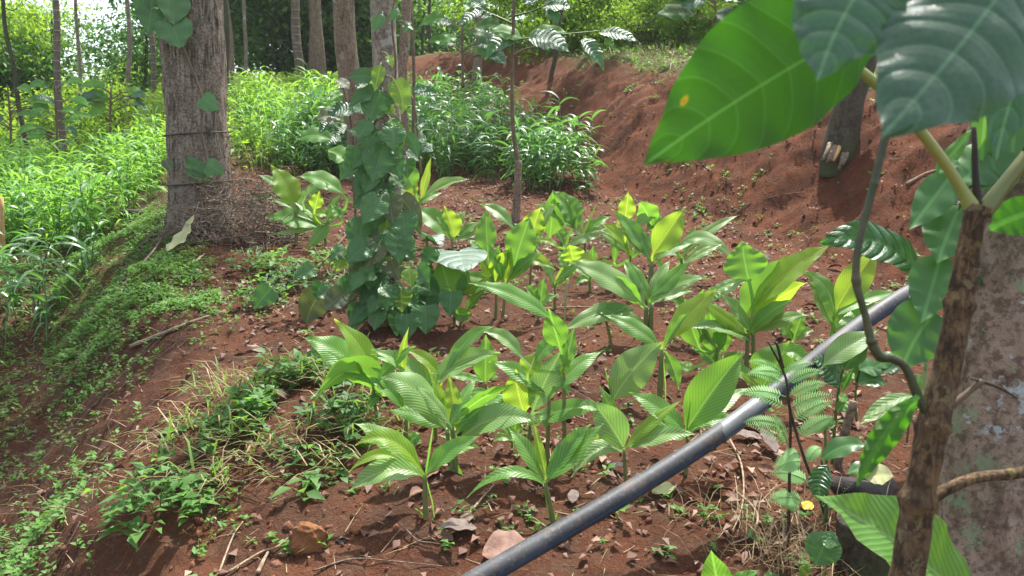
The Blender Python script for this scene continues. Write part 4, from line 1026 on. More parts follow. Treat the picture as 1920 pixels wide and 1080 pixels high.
sapling('coffee sapling with drooping pale leaves right of the vine trunk', (800, 300), [([(790, 330), (785, 280), (780, 220), (772, 180)], 4, 'brown_stem')],
        [(778, 178, 822, 176, 16, 4, ''), (775, 172, 800, 168, 14, 3, ''), (782, 262, 800, 262, 18, 2, ''), (786, 275, 812, 285, 18, 3, ''), (785, 300, 760, 285, 22, 3, ''), (780, 240, 800, 230, 16, 3, '')], PY + 0.6)
def rand_sapling(label, px, py, top, n, seed, y=None, w=22, group=None, bright=False):
    g = random.Random(seed)
    yy = gp(px, py)[1] if y is None else y
    lv = []
    for i in range(n):
        ty = py + (top - py) * g.uniform(0.45, 1.0); s = g.choice((-1, 1)); L = g.uniform(28, 60) * max(w, 18) / 24
        bx = px + s * g.uniform(2, 40); 
        lv.append((bx, ty, bx + s * L, ty + g.uniform(-10, 22), w * g.uniform(0.7, 1.1), g.uniform(3, 10), g.choice(['', '', 'y', 'd'])))
    st = [([(px, py), (px + g.uniform(-4, 4), (py + top) / 2), (px + g.uniform(-6, 6), top)], [6, 4, 3], 'brown_stem')]
    for L in lv: st.append(([(px, L[1] + 14), ((px + L[0]) / 2, L[1] + 4), (L[0], L[1])], 2, 'brown_stem'))
    sapling(label, (px, py), st, lv, yy, group=group, mats=('weed', 'ginger', 'coffee') if bright else ('coffee', 'weed', 'coffee_lit'))
rand_sapling('coffee sapling with a dark stem rising from the left ginger bed', 107, 362, 150, 13, 1, w=12, bright=True)
rand_sapling('coffee sapling of broad bright leaves below the white gap of sky', 210, 290, 165, 12, 2, w=12, bright=True)
rand_sapling('coffee sapling at the left edge above the ginger bed', 20, 330, 160, 14, 3, w=13, bright=True)
rand_sapling('coffee sapling in the shade behind the vine tree', 868, 165, 30, 12, 4, y=11, w=22)
rand_sapling('coffee bush above the bank beside the large coffee leaf', 1340, 80, -20, 14, 5, y=11.5, w=30)

# ------------------------------------------------------------------ right foreground: pipe, lichen tree, coffee plant, pepper leaves, fern
def pipe():
    a = at_d(896, 1086, 2.02); c = at_d(1722, 540, 2.86); m = at_d(1330, 826, 2.37)
    a0 = a + (a - c) * 0.35
    e = c + unit(c - a) * 0.8 + np.array([0, 0, 0.02])
    dr = unit((c - a) * np.array([1, 1, 0])); q = c + dr * 0.8                # the far end comes to rest on the bank
    while q[2] > hz(q[0], q[1]) + 0.03 and np.linalg.norm(q - c) < 4: q = q + dr * 0.05 + np.array([0, 0, 0.002])
    f2 = q + dr * 0.6; f2[2] = hz(f2[0], f2[1]) + 0.03
    g0 = a - dr * 0.75; g0[2] = hz(g0[0], g0[1]) + 0.03
    P = spline([g0, a, m, c, (c + q) / 2 + np.array([0, 0, 0.01]), q, f2], 90)
    root = empty('water_pipe', P[0], 'black plastic water pipe with a blue stripe running diagonally over the bed', 'pipe')
    r = 0.0295
    mb = MB(); tube(mb, P, r, 28); mb.build('pipe_body', M['pipe'], root, origin=P[0])
    T = unit(np.gradient(P, axis=0))
    side = unit(np.cross(T, np.array([0, 0, 1.0]))); upv = np.cross(side, T)
    for nm, an, wd in (('stripe', -2, 4.5),):
        V = []
        for k in (-1, -0.33, 0.33, 1):
            th = R(an + k * wd)
            V.append(P + (r + 0.0012) * (side * math.cos(th) + upv * math.sin(th)))
        V = np.stack(V, 1).reshape(-1, 3); n = len(P)
        f = [(i * 4 + j, i * 4 + j + 1, i * 4 + 4 + j + 1, i * 4 + 4 + j) for i in range(n - 1) for j in range(3)]
        mb = MB(); mb.add(V, f); mb.build(nm, M['pipe_blue'], root, origin=P[0])
    D = np.linalg.norm(P - at_d(1395, 790, 2.43), axis=1); i = int(np.argmin(D))  # lighter grey band around the pipe, set off by colour
    mb = MB(); d = T[i] * 0.10
    Q = np.array([P[i] - d, P[i] - d * 0.96, P[i] + d * 0.96, P[i] + d])
    tube(mb, Q, [r + 0.0004, r + 0.0007, r + 0.0007, r + 0.0004], 28); mb.build('pale_band', M['pale_band'], root, origin=P[0])
pipe()

def right_tree():
    D = 1.72
    foot = at_d(1812, 1190, D); yb = foot[1]
    g0 = np.array([foot[0], foot[1], hz(foot[0], foot[1])])
    c = [(1800, 1260, 200), (1812, 1120, 190), (1832, 1000, 176), (1848, 850, 168), (1866, 700, 158), (1880, 540, 148), (1893, 380, 136), (1906, 200, 126), (1920, 40, 122), (1934, -120, 120)]
    pts = [at_y(x, y, yb) for x, y, w in c]
    n = 90; sides = 56
    w = np.array([q[2] for q in c]) * yb / FPX / 2
    d = unit(pts[-1] - pts[-2]); pts += [pts[-1] + d * 2, pts[-1] + d * 5]
    w = np.concatenate([w, [w[-1] * 0.95, w[-1] * 0.7]])
    P = spline(pts, n); rad = np.interp(np.linspace(0, len(pts) - 1, n + 1), np.arange(len(pts)), w)
    root = empty('tree', g0, 'lichen-spotted brown trunk closest to the viewer at the right edge', 'tree')
    mb = MB(); tube(mb, P, rad, sides, True, 0.07, 5)
    for k in range(6): limb(mb, P, n - 3 * k, 1.6, 1.0 + k * 2.1, 0.5, 0.04, k)
    mb.build('trunk', M['lichen_bark'], root, origin=g0)
    for k, off in enumerate(((0.6, 0.9, 0.4), (1.2, 0.2, -0.3))):
        o = link(bpy.data.objects.new('crown', CR['high', k]), root); o.location = Vector(P[-1] - g0 + np.array(off)); o.scale = (0.8,) * 3
    return g0, P
RT = right_tree()
tree('tree', (1815, 300), 46, (1862, 60), M['red_bark'], 'brown leaning trunk behind the lichen-spotted trunk on the right', 6.0, 'high', 0.7, y=4.9, seed=41, sides=18, jit=0.08, nlimb=4)

# cut stump with pale root ends on the bank
def bank_stump():
    b = gp(1568, 296); y0 = b[1]
    root = empty('tree_stump', b, 'dark mossy leaning stub of a tree with pale cut roots on the bank', 'stump')
    P = spline([at_y(x, y, y0) for x, y in ((1572, 330), (1572, 290), (1585, 230), (1600, 170), (1622, 110), (1640, 40))], 26)
    mb = MB(); tube(mb, P, np.interp(np.arange(27), [0, 8, 16, 26], [36, 30, 24, 20]) * y0 / FPX, 18, True, 0.16, 3)
    mb.build('trunk', M['dark_bark'], root, origin=b)
    for k, (x0, y0p, x1, y1p) in enumerate(((1556, 270, 1542, 302), (1562, 275, 1550, 304), (1566, 275, 1556, 303), (1573, 275, 1562, 302), (1580, 285, 1573, 318), (1588, 285, 1580, 310))):
        A = at_y(x0, y0p, y0 - 0.1); B = at_y(x1, y1p, y0 - 0.2)
        mb = MB(); tube(mb, spline([A, (A + B) / 2 + np.array([0, -0.02, 0.01]), B], 6), np.linspace(0.022, 0.014, 7), 7)
        mb.build('root', M['cutwood'] if k == 3 else M['red_bark'], root, origin=b)
bank_stump()

# short mossy stump beside the near trunk, burnt wood behind it
def stump():
    b = gp(1630, 1075); y0 = b[1]
    b = np.append(at_y(1630, 1075, y0)[:2], 0); b[2] = hz(b[0], b[1])
    root = empty('tree_stump', b, 'short rotten stump at the foot of the lichen-spotted trunk', 'stump')
    P = spline([at_y(x, y, y0) for x, y in ((1640, 1150), (1632, 1060), (1626, 1000), (1622, 968))], 18)
    mb = MB(); tube(mb, P, np.linspace(72, 56, 19) * y0 / FPX, 26, True, 0.14, 8)
    mb.build('trunk', M['dark_bark'], root, origin=b)
    b2 = gp(1640, 930); y2 = b2[1]
    r2 = empty('burnt_log', b2, 'black charred chunk of wood lying behind the rotten stump', 'log')
    P = spline([at_y(x, y, y2 + dz) for x, y, dz in ((1560, 905, 0.05), (1595, 915, 0), (1630, 925, 0), (1668, 920, 0.05))], 14)
    mb = MB(); tube(mb, P, np.array([14, 18, 22, 24, 25, 26, 26, 27, 27, 28, 27, 27, 26, 26, 24]) * y2 / FPX, 14, True, 0.5, 2)
    mb.build('log', M['char'], r2, origin=b2)
    b3 = gp(1605, 870); y3 = b3[1]
    r3 = empty('dead_sapling', b3, 'thin brown dead stem standing behind the fern', 'stem')
    mb = MB(); tube(mb, spline([at_y(1556, 960, y3), at_y(1574, 850, y3), at_y(1590, 790, y3), at_y(1600, 752, y3)], 10), 0.016, 9, True, 0.2, 1); mb.build('stem', M['red_bark'], r3, origin=b3)
stump()

# the coffee plant in front of the trunk
FD = 0.92
def coffee_plant():
    foot = at_d(1668, 1220, FD)
    g0 = np.array([foot[0], foot[1], hz(foot[0], foot[1])])
    root = empty('coffee_plant', g0, 'tall coffee plant with a brown stem and large leaves across the right foreground', 'plant')
    def st(name, pts, w, mat, sides=14, jit=0.12, seed=1, knots=()):
        P = np.array([at_d(p[0], p[1], p[2] if len(p) > 2 else FD) for p in pts])
        n = 12 * (len(pts) - 1)
        S = spline(P, n)
        ww = np.interp(np.linspace(0, 1, n + 1), np.linspace(0, 1, len(w)), w)
        for kx, ky in knots:
            i = int(np.argmin(np.linalg.norm(S - at_d(kx, ky, P[0] @ _fw - CP @ _fw if False else (pts[0][2] if len(pts[0]) > 2 else FD)), axis=1)))
            ww = ww * (1 + 0.28 * np.exp(-((np.arange(n + 1) - i) / 1.1) ** 2))
        dep = (S - CP) @ _fw
        mb = MB(); tube(mb, S, ww * dep / FPX / 2, sides, True, jit, seed)
        o = mb.build(name, M[mat], root, origin=g0)
        return o
    low = np.append(g0[:2], g0[2])
    main = [(1655, 1330), (1700, 1080), (1722, 940), (1748, 800), (1768, 720), (1790, 620), (1808, 520), (1822, 430), (1834, 388)]
    st('main_stem', main, [62, 58, 56, 53, 51, 47, 45, 41, 47], 'coffee_bark', 22, 0.16, 3, [(1748, 800), (1724, 945), (1800, 570)])
    st('branch', [(1822, 388), (1800, 350), (1760, 290), (1700, 215), (1640, 155), (1590, 116)], [30, 20, 20, 20, 20, 19], 'lime_stem', 12, 0.04)
    st('branch', [(1842, 400), (1880, 350), (1920, 300), (1990, 210)], [34, 27, 26, 24], 'orange_stem', 12, 0.05)
    st('branch', [(1930, 285, 0.92), (1988, 150, 0.85), (1992, -70, 0.70), (1905, -115, 0.54), (1765, -125, 0.50), (1669, -98, 0.49), (1663, 26, 0.565)], [26, 22, 18, 16, 13, 10, 8], 'node_stem', 9, 0.1)
    st('branch', [(1832, 384), (1829, 320), (1826, 238)], [18, 12, 9], 'dark_stem', 9, 0.15)
    st('branch', [(1748, 790), (1722, 745), (1698, 690), (1672, 672), (1650, 668), (1634, 640), (1622, 590), (1606, 530), (1608, 470), (1624, 400), (1640, 340), (1652, 290), (1664, 240), (1672, 190)],
       [22, 18, 16, 18, 20, 17, 13, 15, 13, 14, 14, 15, 14, 13], 'node_stem', 10, 0.12, 7, [(1606, 525), (1634, 640), (1640, 345)])
    st('branch', [(1728, 948), (1775, 918), (1830, 896), (1900, 888), (1990, 872)], [24, 21, 20, 21, 20], 'coffee_bark', 11, 0.12, 5)
    st('branch', [(1770, 776), (1800, 748), (1842, 714)], [15, 12, 11], 'brown_stem', 8, 0.1)
    st('branch', [(1820, 710), (1850, 718), (1880, 730), (1908, 748)], [4, 7, 6, 3], 'dark_stem', 6, 0.1)
    st('side_shoot', [(1690, 1090, 1.02), (1718, 960, 1.02), (1738, 860, 1.02), (1752, 770, 1.0)], [26, 24, 22, 16], 'coffee_bark', 10, 0.1, 9)
    def lf(bx, by, tx, ty, w, arch, depth, dtip, mat, fl='', **kw):
        b = at_d(bx, by, depth); yb = b[1]
        q = dict(kind='coffee', n=26, m=7, fold=0.12, cup=-0.15, nrip=5.5, rip=0.035 * w * yb / FPX)
        lab = kw.pop('label', None); q.update(kw)
        px_leaf(root, g0, yb, bx, by, tx, ty, w, arch, dtip, fl, mat=M[mat], k=0.1, label=lab, **q)
    # big back-lit leaf across the top with its rust spot
    lf(1660, 30, 1207, 310, 250, (-6, 10), 0.56, -0.12, 'coffee_rust', 'u', asym=-0.12, label='large translucent green leaf with an orange rust spot')
    lf(1665, -90, 1533, 152, 190, (-14, 6), 0.47, -0.15, 'coffee_sheen', '', label='bluish glossy leaf pointing down')
    lf(1895, -40, 1652, 258, 262, (14, 8), 0.45, -0.25, 'coffee_sheen', '', fold=0.16, nrip=4, cup=-0.3, label='large wavy bluish leaf hanging lowest')
    lf(1700, -60, 1600, 120, 150, (4, 4), 0.66, 0.0, 'coffee_sheen', '')
    lf(1960, 20, 1868, 300, 90, (-10, 0), 0.62, -0.1, 'coffee_sheen', '')
    lf(1920, -40, 1760, 60, 150, (0, 14), 0.58, -0.3, 'coffee_sheen', '')
    lf(1955, 395, 1852, 432, 74, 6, 0.85, 0.0, 'coffee_lit', 'u')
    lf(1722, 742, 1606, 912, 58, (-8, 4), 0.78, -0.1, 'coffee_lit', 'u', rip=0.006, fold=0.5, label='curled yellow-green leaf hanging from the side branch')
    # rust spots are small raised discs
    for (x, y, r, dp) in ((1290, 201, 12, 0.0), (1309, 281, 7, 0)):
        pass
    return root, g0
coffee_plant()

PD = 1.45
leafy('pepper_vine', 'pepper vine with broad leaves hanging around the coffee stem', (1760, 1000),
      [(1908, 192, 1897, 326, 120, (-2, 0), 'v', -0.1, 0.0), (1868, 292, 1792, 352, 84, 6, ''), (1860, 300, 1880, 372, 80, 0, ''), (1778, 336, 1706, 430, 60, 0, 'v'), (1796, 396, 1758, 494, 84, (-2, 0), 'v'),
       (1762, 488, 1728, 606, 76, 0, 'v'), (1752, 586, 1692, 694, 104, (-8, 0), 'v', -0.1), (1840, 300, 1856, 138, 18, 0, 'yv'), (1762, 322, 1824, 240, 26, 2, 'y'), (1765, 320, 1750, 366, 18, 0, 'y'),
       (1790, 300, 1760, 326, 22, 0, ''), (1822, 370, 1812, 420, 38, 0, 'd'), (1735, 520, 1705, 560, 30, 0, '')], ['weed_dark', 'weed', 'pepper_dull'], 'heart', PD, 'vine',
      stems=[([(1752, 775), (1738, 740), (1734, 690), (1742, 650), (1738, 600), (1733, 572), (1741, 530)], [12, 10, 9, 8, 8, 7, 6], 'pale_stem'),
             ([(1800, 470), (1800, 400), (1825, 340), (1868, 292), (1908, 190)], [6, 6, 6, 5, 4], 'green_stem'), ([(1741, 530), (1770, 440), (1795, 396), (1800, 380)], 4, 'green_stem'),
             ([(1700, 1120), (1745, 900), (1790, 640), (1798, 470)], [26, 24, 22, 14], 'coffee_bark')], cord=0.13, k=0.25, z0=None)
leafy('coffee_sapling', 'coffee shoot with two glossy curled leaves over the far end of the pipe', (1737, 800),
      [(1736, 518, 1534, 458, 60, 36, '', -0.15, 0), (1742, 522, 1800, 500, 44, 8, '', -0.1, 0), (1746, 524, 1918, 556, 34, 26, '', -0.05, 0)], ['coffee'] * 3, 'coffee', PD + 0.1, 'sapling',
      stems=[([(1737, 810), (1736, 700), (1738, 600), (1741, 525)], [8, 8, 8, 6], 'pale_stem')], k=0.4, fold=(0.2, 0.3), rip=0.006)
sapling('small coffee seedling with glossy leaves in front of the pipe', (1568, 850),
        [([(1560, 870), (1566, 790), (1574, 720), (1582, 690)], [7, 6, 5, 4], 'green_stem')],
        [(1584, 694, 1626, 634, 36, 4, '', 0.1), (1580, 700, 1566, 652, 30, (-6, 0), ''), (1574, 728, 1524, 672, 32, 10, 'd'), (1580, 722, 1602, 700, 20, 4, 'y'), (1572, 745, 1590, 752, 16, 2, 'y'), (1570, 772, 1588, 755, 22, 2, 'y'), (1578, 735, 1600, 690, 12, 0, 'y'), (1566, 790, 1530, 812, 24, 6, 'y')],
        2.5, mats=('weed_dark', 'weed', 'coffee'))
sapling('coffee seedling with pale veined leaves right of the pipe', (1610, 775),
        [([(1606, 790), (1604, 740), (1612, 690)], [5, 4, 3], 'green_stem')],
        [(1612, 694, 1660, 700, 30, 8, ''), (1610, 720, 1664, 722, 28, 8, ''), (1612, 716, 1590, 672, 24, 2, ''), (1640, 770, 1668, 745, 8, 2, 'y'), (1655, 700, 1690, 690, 26, 4, 'd'), (1640, 690, 1690, 660, 26, 2, '')], 2.75, mats=('weed_dark', 'weed', 'coffee'))
sapling('weathered seedling with big dull leaves beside the charred wood', (1560, 960),
        [([(1545, 985), (1550, 930), (1540, 860)], [7, 6, 5], 'green_stem')],
        [(1540, 862, 1626, 836, 34, 12, ''), (1552, 872, 1538, 940, 40, (-8, 0), 'd'), (1620, 895, 1676, 892, 40, 4, 'y', -0.2), (1590, 888, 1648, 870, 24, 4, ''), (1548, 930, 1560, 955, 30, 0, 'd')], 2.2, mats=('weed_dark', 'pale_leaf', 'coffee'))
sapling('seedling with two long lime leaves right of the fern', (1690, 800),
        [([(1700, 830), (1708, 770), (1712, 745)], 4, 'green_stem')],
        [(1712, 742, 1614, 790, 24, 10, 'y', -0.2), (1708, 765, 1612, 796, 18, 6, 'y', -0.2), (1712, 742, 1725, 700, 20, 0, ''), (1706, 770, 1735, 730, 22, 0, '')], 2.0, mats=('weed', 'pale', 'coffee'))
plant('turmeric leaf with wavy margin spreading at the lower right in front of the stump', (1850, 1220), [(1850, 1220, 1830, 1160)], [
    (1822, 1140, 1546, 942, 150, (10, 14), '', -0.1), (1830, 1150, 1900, 1090, 40, 4, '')], sw=20, y=1.22)
plant('turmeric leaf tip just entering at the bottom edge', (1352, 1180), [(1352, 1180, 1350, 1120)], [(1350, 1115, 1334, 1036, 60, 0, 'v'), (1356, 1120, 1420, 1072, 36, 4, '')], sw=9)
leafy('heart_leaf_plant', 'holed variegated heart-shaped leaf at the foot of the rotten stump', (1530, 1080),
      [(1548, 1016, 1528, 1062, 62, 0, 'v', -0.2), (1550, 1012, 1574, 1022, 30, 2, ''), (1510, 1075, 1500, 1062, 30, 0, 'y')], ['pepper', 'pepper_young', 'pepper_dull'], 'heart', 2.02, 'plant', stems=[([(1540, 1100), (1550, 1060), (1548, 1016)], 4, 'green_stem')], cord=0.25)

# fern like seedling with feathered fronds
def fern():
    b = gp(1545, 1030); y0 = 2.22
    b = np.append(at_y(1545, 1000, y0)[:2], 0); b[2] = hz(*b[:2])
    root = empty('fern', b, 'feathery fern with dark stems growing in front of the pipe', 'fern')
    for pts in (((1560, 1040), (1545, 960), (1508, 860), (1482, 770), (1472, 705), (1440, 640)), ((1478, 1040), (1480, 900), (1482, 790), (1476, 740)), ((1468, 690), (1458, 650), (1452, 640))):
        mb = MB(); P = spline([at_y(x, y, y0) for x, y in pts], 24); tube(mb, P, np.linspace(3.6, 2.0, 25) * y0 / FPX, 7, True, 0.1); mb.build('stem', M['dark_stem'], root, origin=b)
    fr = [(1470, 703, 1405, 678, 22), (1470, 703, 1402, 702, 26), (1472, 722, 1402, 702, 22), (1473, 744, 1384, 738, 30), (1476, 766, 1386, 736, 26), (1470, 800, 1396, 792, 26), (1478, 835, 1448, 778, 30), (1482, 836, 1400, 795, 26),
          (1468, 703, 1524, 682, 22), (1474, 720, 1542, 696, 24), (1478, 744, 1550, 720, 28), (1480, 766, 1562, 742, 30), (1486, 790, 1560, 752, 34), (1494, 822, 1562, 782, 34), (1506, 866, 1452, 884, 44), (1518, 905, 1446, 888, 40), (1508, 940, 1442, 940, 40), (1502, 960, 1446, 930, 36), (1500, 850, 1470, 870, 30), (1512, 870, 1540, 840, 26)]
    for (x0, y0p, x1, y1p, w) in fr:
        A = at_y(x0, y0p, y0); dz = rng.uniform(-0.08, 0.05)
        B = at_y(x1, y1p, y0 + dz); C = at_y((x0 + x1) / 2, (y0p + y1p) / 2 - 16, y0 + dz * 0.4)
        P = bez(A, C, B, 18); T = unit(np.gradient(P, axis=0)); n = unit(np.array([0, -0.8, 0.8])); n = unit(n - (T @ n)[:, None] * T); S = np.cross(T, n)
        mb = MB(); tube(mb, P, np.linspace(0.0016, 0.0006, 19), 4, False)
        for i in range(2, 19):
            L = w * 0.95 * y0 / FPX * 0.55 * math.sin(math.pi * min(1, (i / 19) ** 0.7 * 0.95 + 0.06)) + 0.003
            for s in (-1, 1):
                d = unit(S[i] * s + T[i] * 0.45 - n[i] * 0.12)
                t = P[i] + d * L; wv = T[i] * L * 0.14
                mb.add([P[i] - wv * .5, P[i] + wv * .7, P[i] + d * L * 0.55 + wv * 1.1, t, P[i] + d * L * 0.5 - wv * 0.8], [(0, 4, 3, 2, 1)] if s > 0 else [(0, 1, 2, 3, 4)])
        mb.build('frond', M['fern'], root, origin=b, smooth=False)
fern()

# ------------------------------------------------------------------ ginger beds
def kites(P, D, N, L, w, bend=0.12, name='leaves', mat=None, kind='stuff', label=None, parent=None, link_it=True):
    """many folded leaf blades in one mesh: base P, direction D, facing N, length L, half width w"""
    P = np.asarray(P); D = unit(D); L = np.asarray(L)[:, None]; w = np.asarray(w)[:, None]
    N = unit(N - (N * D).sum(1, keepdims=True) * D); S = np.cross(D, N)
    a = P; m1 = P + D * L * 0.4 + N * L * bend * 0.5; t = P + D * L - N * L * bend
    V = np.stack([a, m1 + S * w + N * w * .25, t, m1 - S * w + N * w * .25, m1], 1).reshape(-1, 3)
    q = np.arange(len(P))[:, None] * 5
    F = np.concatenate([q + [0, 1, 4], q + [1, 2, 4], q + [4, 2, 3], q + [0, 4, 3]], 0)
    me = bpy.data.meshes.new(name)
    me.vertices.add(len(V)); me.vertices.foreach_set('co', V.ravel())
    me.loops.add(F.size); me.loops.foreach_set('vertex_index', F.ravel().astype(np.int32))
    me.polygons.add(len(F)); me.polygons.foreach_set('loop_start', np.arange(0, F.size, 3, dtype=np.int32))
    me.update(calc_edges=True)
    if mat: me.materials.append(mat)
    if not link_it: return me
    o = link(bpy.data.objects.new(name, me), parent)
    if kind: o['kind'] = kind
    if label: o['label'] = label
    return o

def blades(P, az, lean, L, w, name, mat, label=None, droop=0.5, kind='stuff', parent=None):
    """grass or straw: curved two-segment blades"""
    az = np.asarray(az); hd = np.stack([np.cos(az), np.sin(az), 0 * az], -1); up = np.array([0, 0, 1.0])
    lean = np.asarray(lean)[:, None]; L = np.asarray(L)[:, None]; w = np.asarray(w)[:, None]
    d0 = unit(up * np.cos(lean) + hd * np.sin(lean)); d1 = unit(d0 + hd * droop - up * droop * 0.8)
    S = np.stack([-np.sin(az), np.cos(az), 0 * az], -1)
    m = P + d0 * L * 0.5; t = m + d1 * L * 0.5
    V = np.stack([P - S * w, P + S * w, m + S * w * .8, m - S * w * .8, t], 1).reshape(-1, 3)
    q = np.arange(len(P))[:, None] * 5
    F = np.concatenate([q + [0, 1, 2], q + [0, 2, 3], q + [3, 2, 4]], 0)
    me = bpy.data.meshes.new(name)
    me.vertices.add(len(V)); me.vertices.foreach_set('co', V.ravel())
    me.loops.add(F.size); me.loops.foreach_set('vertex_index', F.ravel().astype(np.int32))
    me.polygons.add(len(F)); me.polygons.foreach_set('loop_start', np.arange(0, F.size, 3, dtype=np.int32))
    me.update(calc_edges=True); me.materials.append(mat)
    o = link(bpy.data.objects.new(name, me), parent)
    if kind: o['kind'] = kind
    if label: o['label'] = label
    return o

def ginger_shoot(mat, seed, h=0.55):
    g = random.Random(seed)
    mb = MB()
    az0 = g.uniform(0, 6.28); ln = g.uniform(0.05, 0.3)
    P = spline([(0, 0, -0.03), (math.cos(az0) * h * ln * .3, math.sin(az0) * h * ln * .3, h * .5), (math.cos(az0) * h * ln, math.sin(az0) * h * ln, h * .95)], 10)
    tube(mb, P, np.linspace(0.006, 0.003, 11), 5)
    az = g.uniform(0, 6.28); n = g.randint(9, 13)
    for i in range(n):
        k = 0.28 + 0.72 * i / (n - 1); p = P[min(10, int(k * 10))]
        a = az + math.pi * i + g.uniform(-.35, .35); el = g.uniform(0.25, 0.75) + 0.6 * max(0, k - 0.8) * 4 * 0.5
        L = g.uniform(0.15, 0.24) * (h / 0.55) * (0.7 + 0.5 * math.sin(math.pi * k * 0.85)); hd = np.array([math.cos(a), math.sin(a), 0])
        d = hd * math.cos(el) + np.array([0, 0, math.sin(el)])
        c = p + d * L * 0.55; t = p + hd * L * 0.95 * math.cos(el * .6) + np.array([0, 0, L * (math.sin(el) - g.uniform(0.35, 0.9))])
        nh = np.array([0, 0, 1.0]) * math.cos(el) - hd * math.sin(el) + np.array([g.uniform(-.4, .4), g.uniform(-.4, .4), 0])
        blade(mb, p, c, t, g.uniform(0.022, 0.034) * (h / 0.55), nh, 'ginger', fold=0.25, n=6, m=1, petw=0.003)
    return mb.mesh('shoot', [mat])
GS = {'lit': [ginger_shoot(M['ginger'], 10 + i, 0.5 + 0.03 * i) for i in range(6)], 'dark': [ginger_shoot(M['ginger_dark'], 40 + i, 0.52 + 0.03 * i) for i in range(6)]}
def inpoly(x, y, poly):
    c = False; j = len(poly) - 1
    for i in range(len(poly)):
        xi, yi = poly[i]; xj, yj = poly[j]
        if (yi > y) != (yj > y) and x < (xj - xi) * (y - yi) / (yj - yi + 1e-9) + xi: c = not c
        j = i
    return c
ggr = random.Random(3)
def ginger_bed(poly, n, kind, label, group, smin, nsh, sc=(0.65, 1.22)):
    xs = [p[0] for p in poly]; ys = [p[1] for p in poly]
    k = 0; tries = 0; pts = []
    while k < n and tries < n * 40:
        tries += 1
        px, py = ggr.uniform(min(xs), max(xs)), ggr.uniform(min(ys), max(ys))
        if not inpoly(px, py, poly): continue
        p = gp(px, py)
        if any((p[0] - q[0]) ** 2 + (p[1] - q[1]) ** 2 < smin ** 2 for q in pts): continue
        pts.append(p); k += 1
        root = empty('ginger_plant', p, label, 'plant', group, ggr.uniform(0, 6.28))
        for i in range(nsh + ggr.randint(0, 1)):
            o = link(bpy.data.objects.new('shoot', ggr.choice(GS[kind])), root)
            a = ggr.uniform(0, 6.28); r = ggr.uniform(0.02, 0.11)
            o.location = (r * math.cos(a), r * math.sin(a), 0); o.rotation_euler = (ggr.uniform(-.2, .2), ggr.uniform(-.2, .2), ggr.uniform(0, 6.28)); o.scale = (ggr.uniform(*sc),) * 3
LL, LGp = 'ginger clump with narrow bright leaves in the sunlit bed on the left', 'ginger plants in the left bed'
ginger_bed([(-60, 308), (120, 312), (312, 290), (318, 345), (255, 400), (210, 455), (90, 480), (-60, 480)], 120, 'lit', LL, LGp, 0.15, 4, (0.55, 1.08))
ginger_bed([(-60, 480), (120, 470), (165, 520), (120, 600), (60, 700), (-20, 760), (-60, 760)], 15, 'dark', 'ginger shoots with leaves coloured darker for the shade at the left margin', 'shaded ginger plants at the left margin', 0.25, 2)
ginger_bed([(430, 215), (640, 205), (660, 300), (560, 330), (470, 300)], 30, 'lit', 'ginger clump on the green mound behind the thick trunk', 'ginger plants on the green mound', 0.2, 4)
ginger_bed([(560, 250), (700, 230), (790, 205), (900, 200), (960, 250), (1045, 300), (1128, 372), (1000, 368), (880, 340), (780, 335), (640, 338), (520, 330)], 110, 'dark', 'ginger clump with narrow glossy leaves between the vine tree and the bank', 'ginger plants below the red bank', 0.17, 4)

# ------------------------------------------------------------------ ground cover, litter, twigs, clods
def world_pts(n, xr, yr, mask, g):
    out = []
    tot = 0
    while tot < n:
        x = g.uniform(*xr, n); y = g.uniform(*yr, n)
        k = g.random(n) < mask(x, y)
        out.append(np.stack([x[k], y[k]], -1)); tot += k.sum()
    q = np.concatenate(out)[:n]
    return np.column_stack([q, H(q[:, 0], q[:, 1])])
patch = lambda x, y, s, f, lo, hi: sstep(lo, hi, fbm(x * f, y * f, s, 3))
g7 = np.random.default_rng(77)
def rosettes(P, per, L0, L1, g, up=(0.1, 0.7), ratio=0.24, lift=0.05):
    n = len(P); Q = np.repeat(P, per, 0)
    az = g.random(n * per) * 6.283; el = g.uniform(*up, n * per)
    s = np.repeat(g.uniform(L0, L1, n), per) * g.uniform(0.6, 1.2, n * per)
    D = np.stack([np.cos(az) * np.cos(el), np.sin(az) * np.cos(el), np.sin(el)], -1)
    N = np.stack([-np.cos(az) * np.sin(el), -np.sin(az) * np.sin(el), np.cos(el)], -1) + g.normal(size=(n * per, 3)) * 0.25
    Q = Q + np.column_stack([g.normal(size=(n * per, 2)) * s[:, None] * 0.3, g.random(n * per) * lift])
    return Q, D, N, s, s * ratio * g.uniform(0.8, 1.3, n * per)
# creeping weeds on the terrace lip and the left slope
def lip(x, y):
    e = edge_k(x, y)
    return sstep(-0.45, -0.1, e) * (1 - sstep(0.55, 1.0, e)) * sstep(3.7, 4.6, y) * (1 - sstep(6.6, 7.4, y)) * (0.25 + 0.75 * patch(x, y, 3, 2.5, -0.25, 0.1))
kites(*rosettes(world_pts(3600, (-4.4, -1.2), (3.6, 7.4), lip, g7), 5, 0.018, 0.04, g7, lift=0.05), name='creeping_weeds', mat=M['moss_weed'], label='low creeping weeds covering the lip of the terrace')
def low(x, y):
    e = edge_k(x, y)
    return sstep(0.3, 0.6, e) * (1 - sstep(1.6, 2.2, e)) * (1 - sstep(2.9, 3.5, y)) * patch(x, y, 13, 2.2, -0.12, 0.16) + 0.10 * sstep(0, 0.3, e) * (1 - sstep(1.4, 1.9, e)) * (1 - sstep(4.5, 5.2, y))
kites(*rosettes(world_pts(2000, (-4.0, -0.6), (1.2, 5.2), low, g7), 6, 0.016, 0.042, g7, lift=0.06), name='slope_weeds', mat=M['weed_dark'] if False else M['moss_weed'], label='patches of small leafy weeds on the lower left slope')
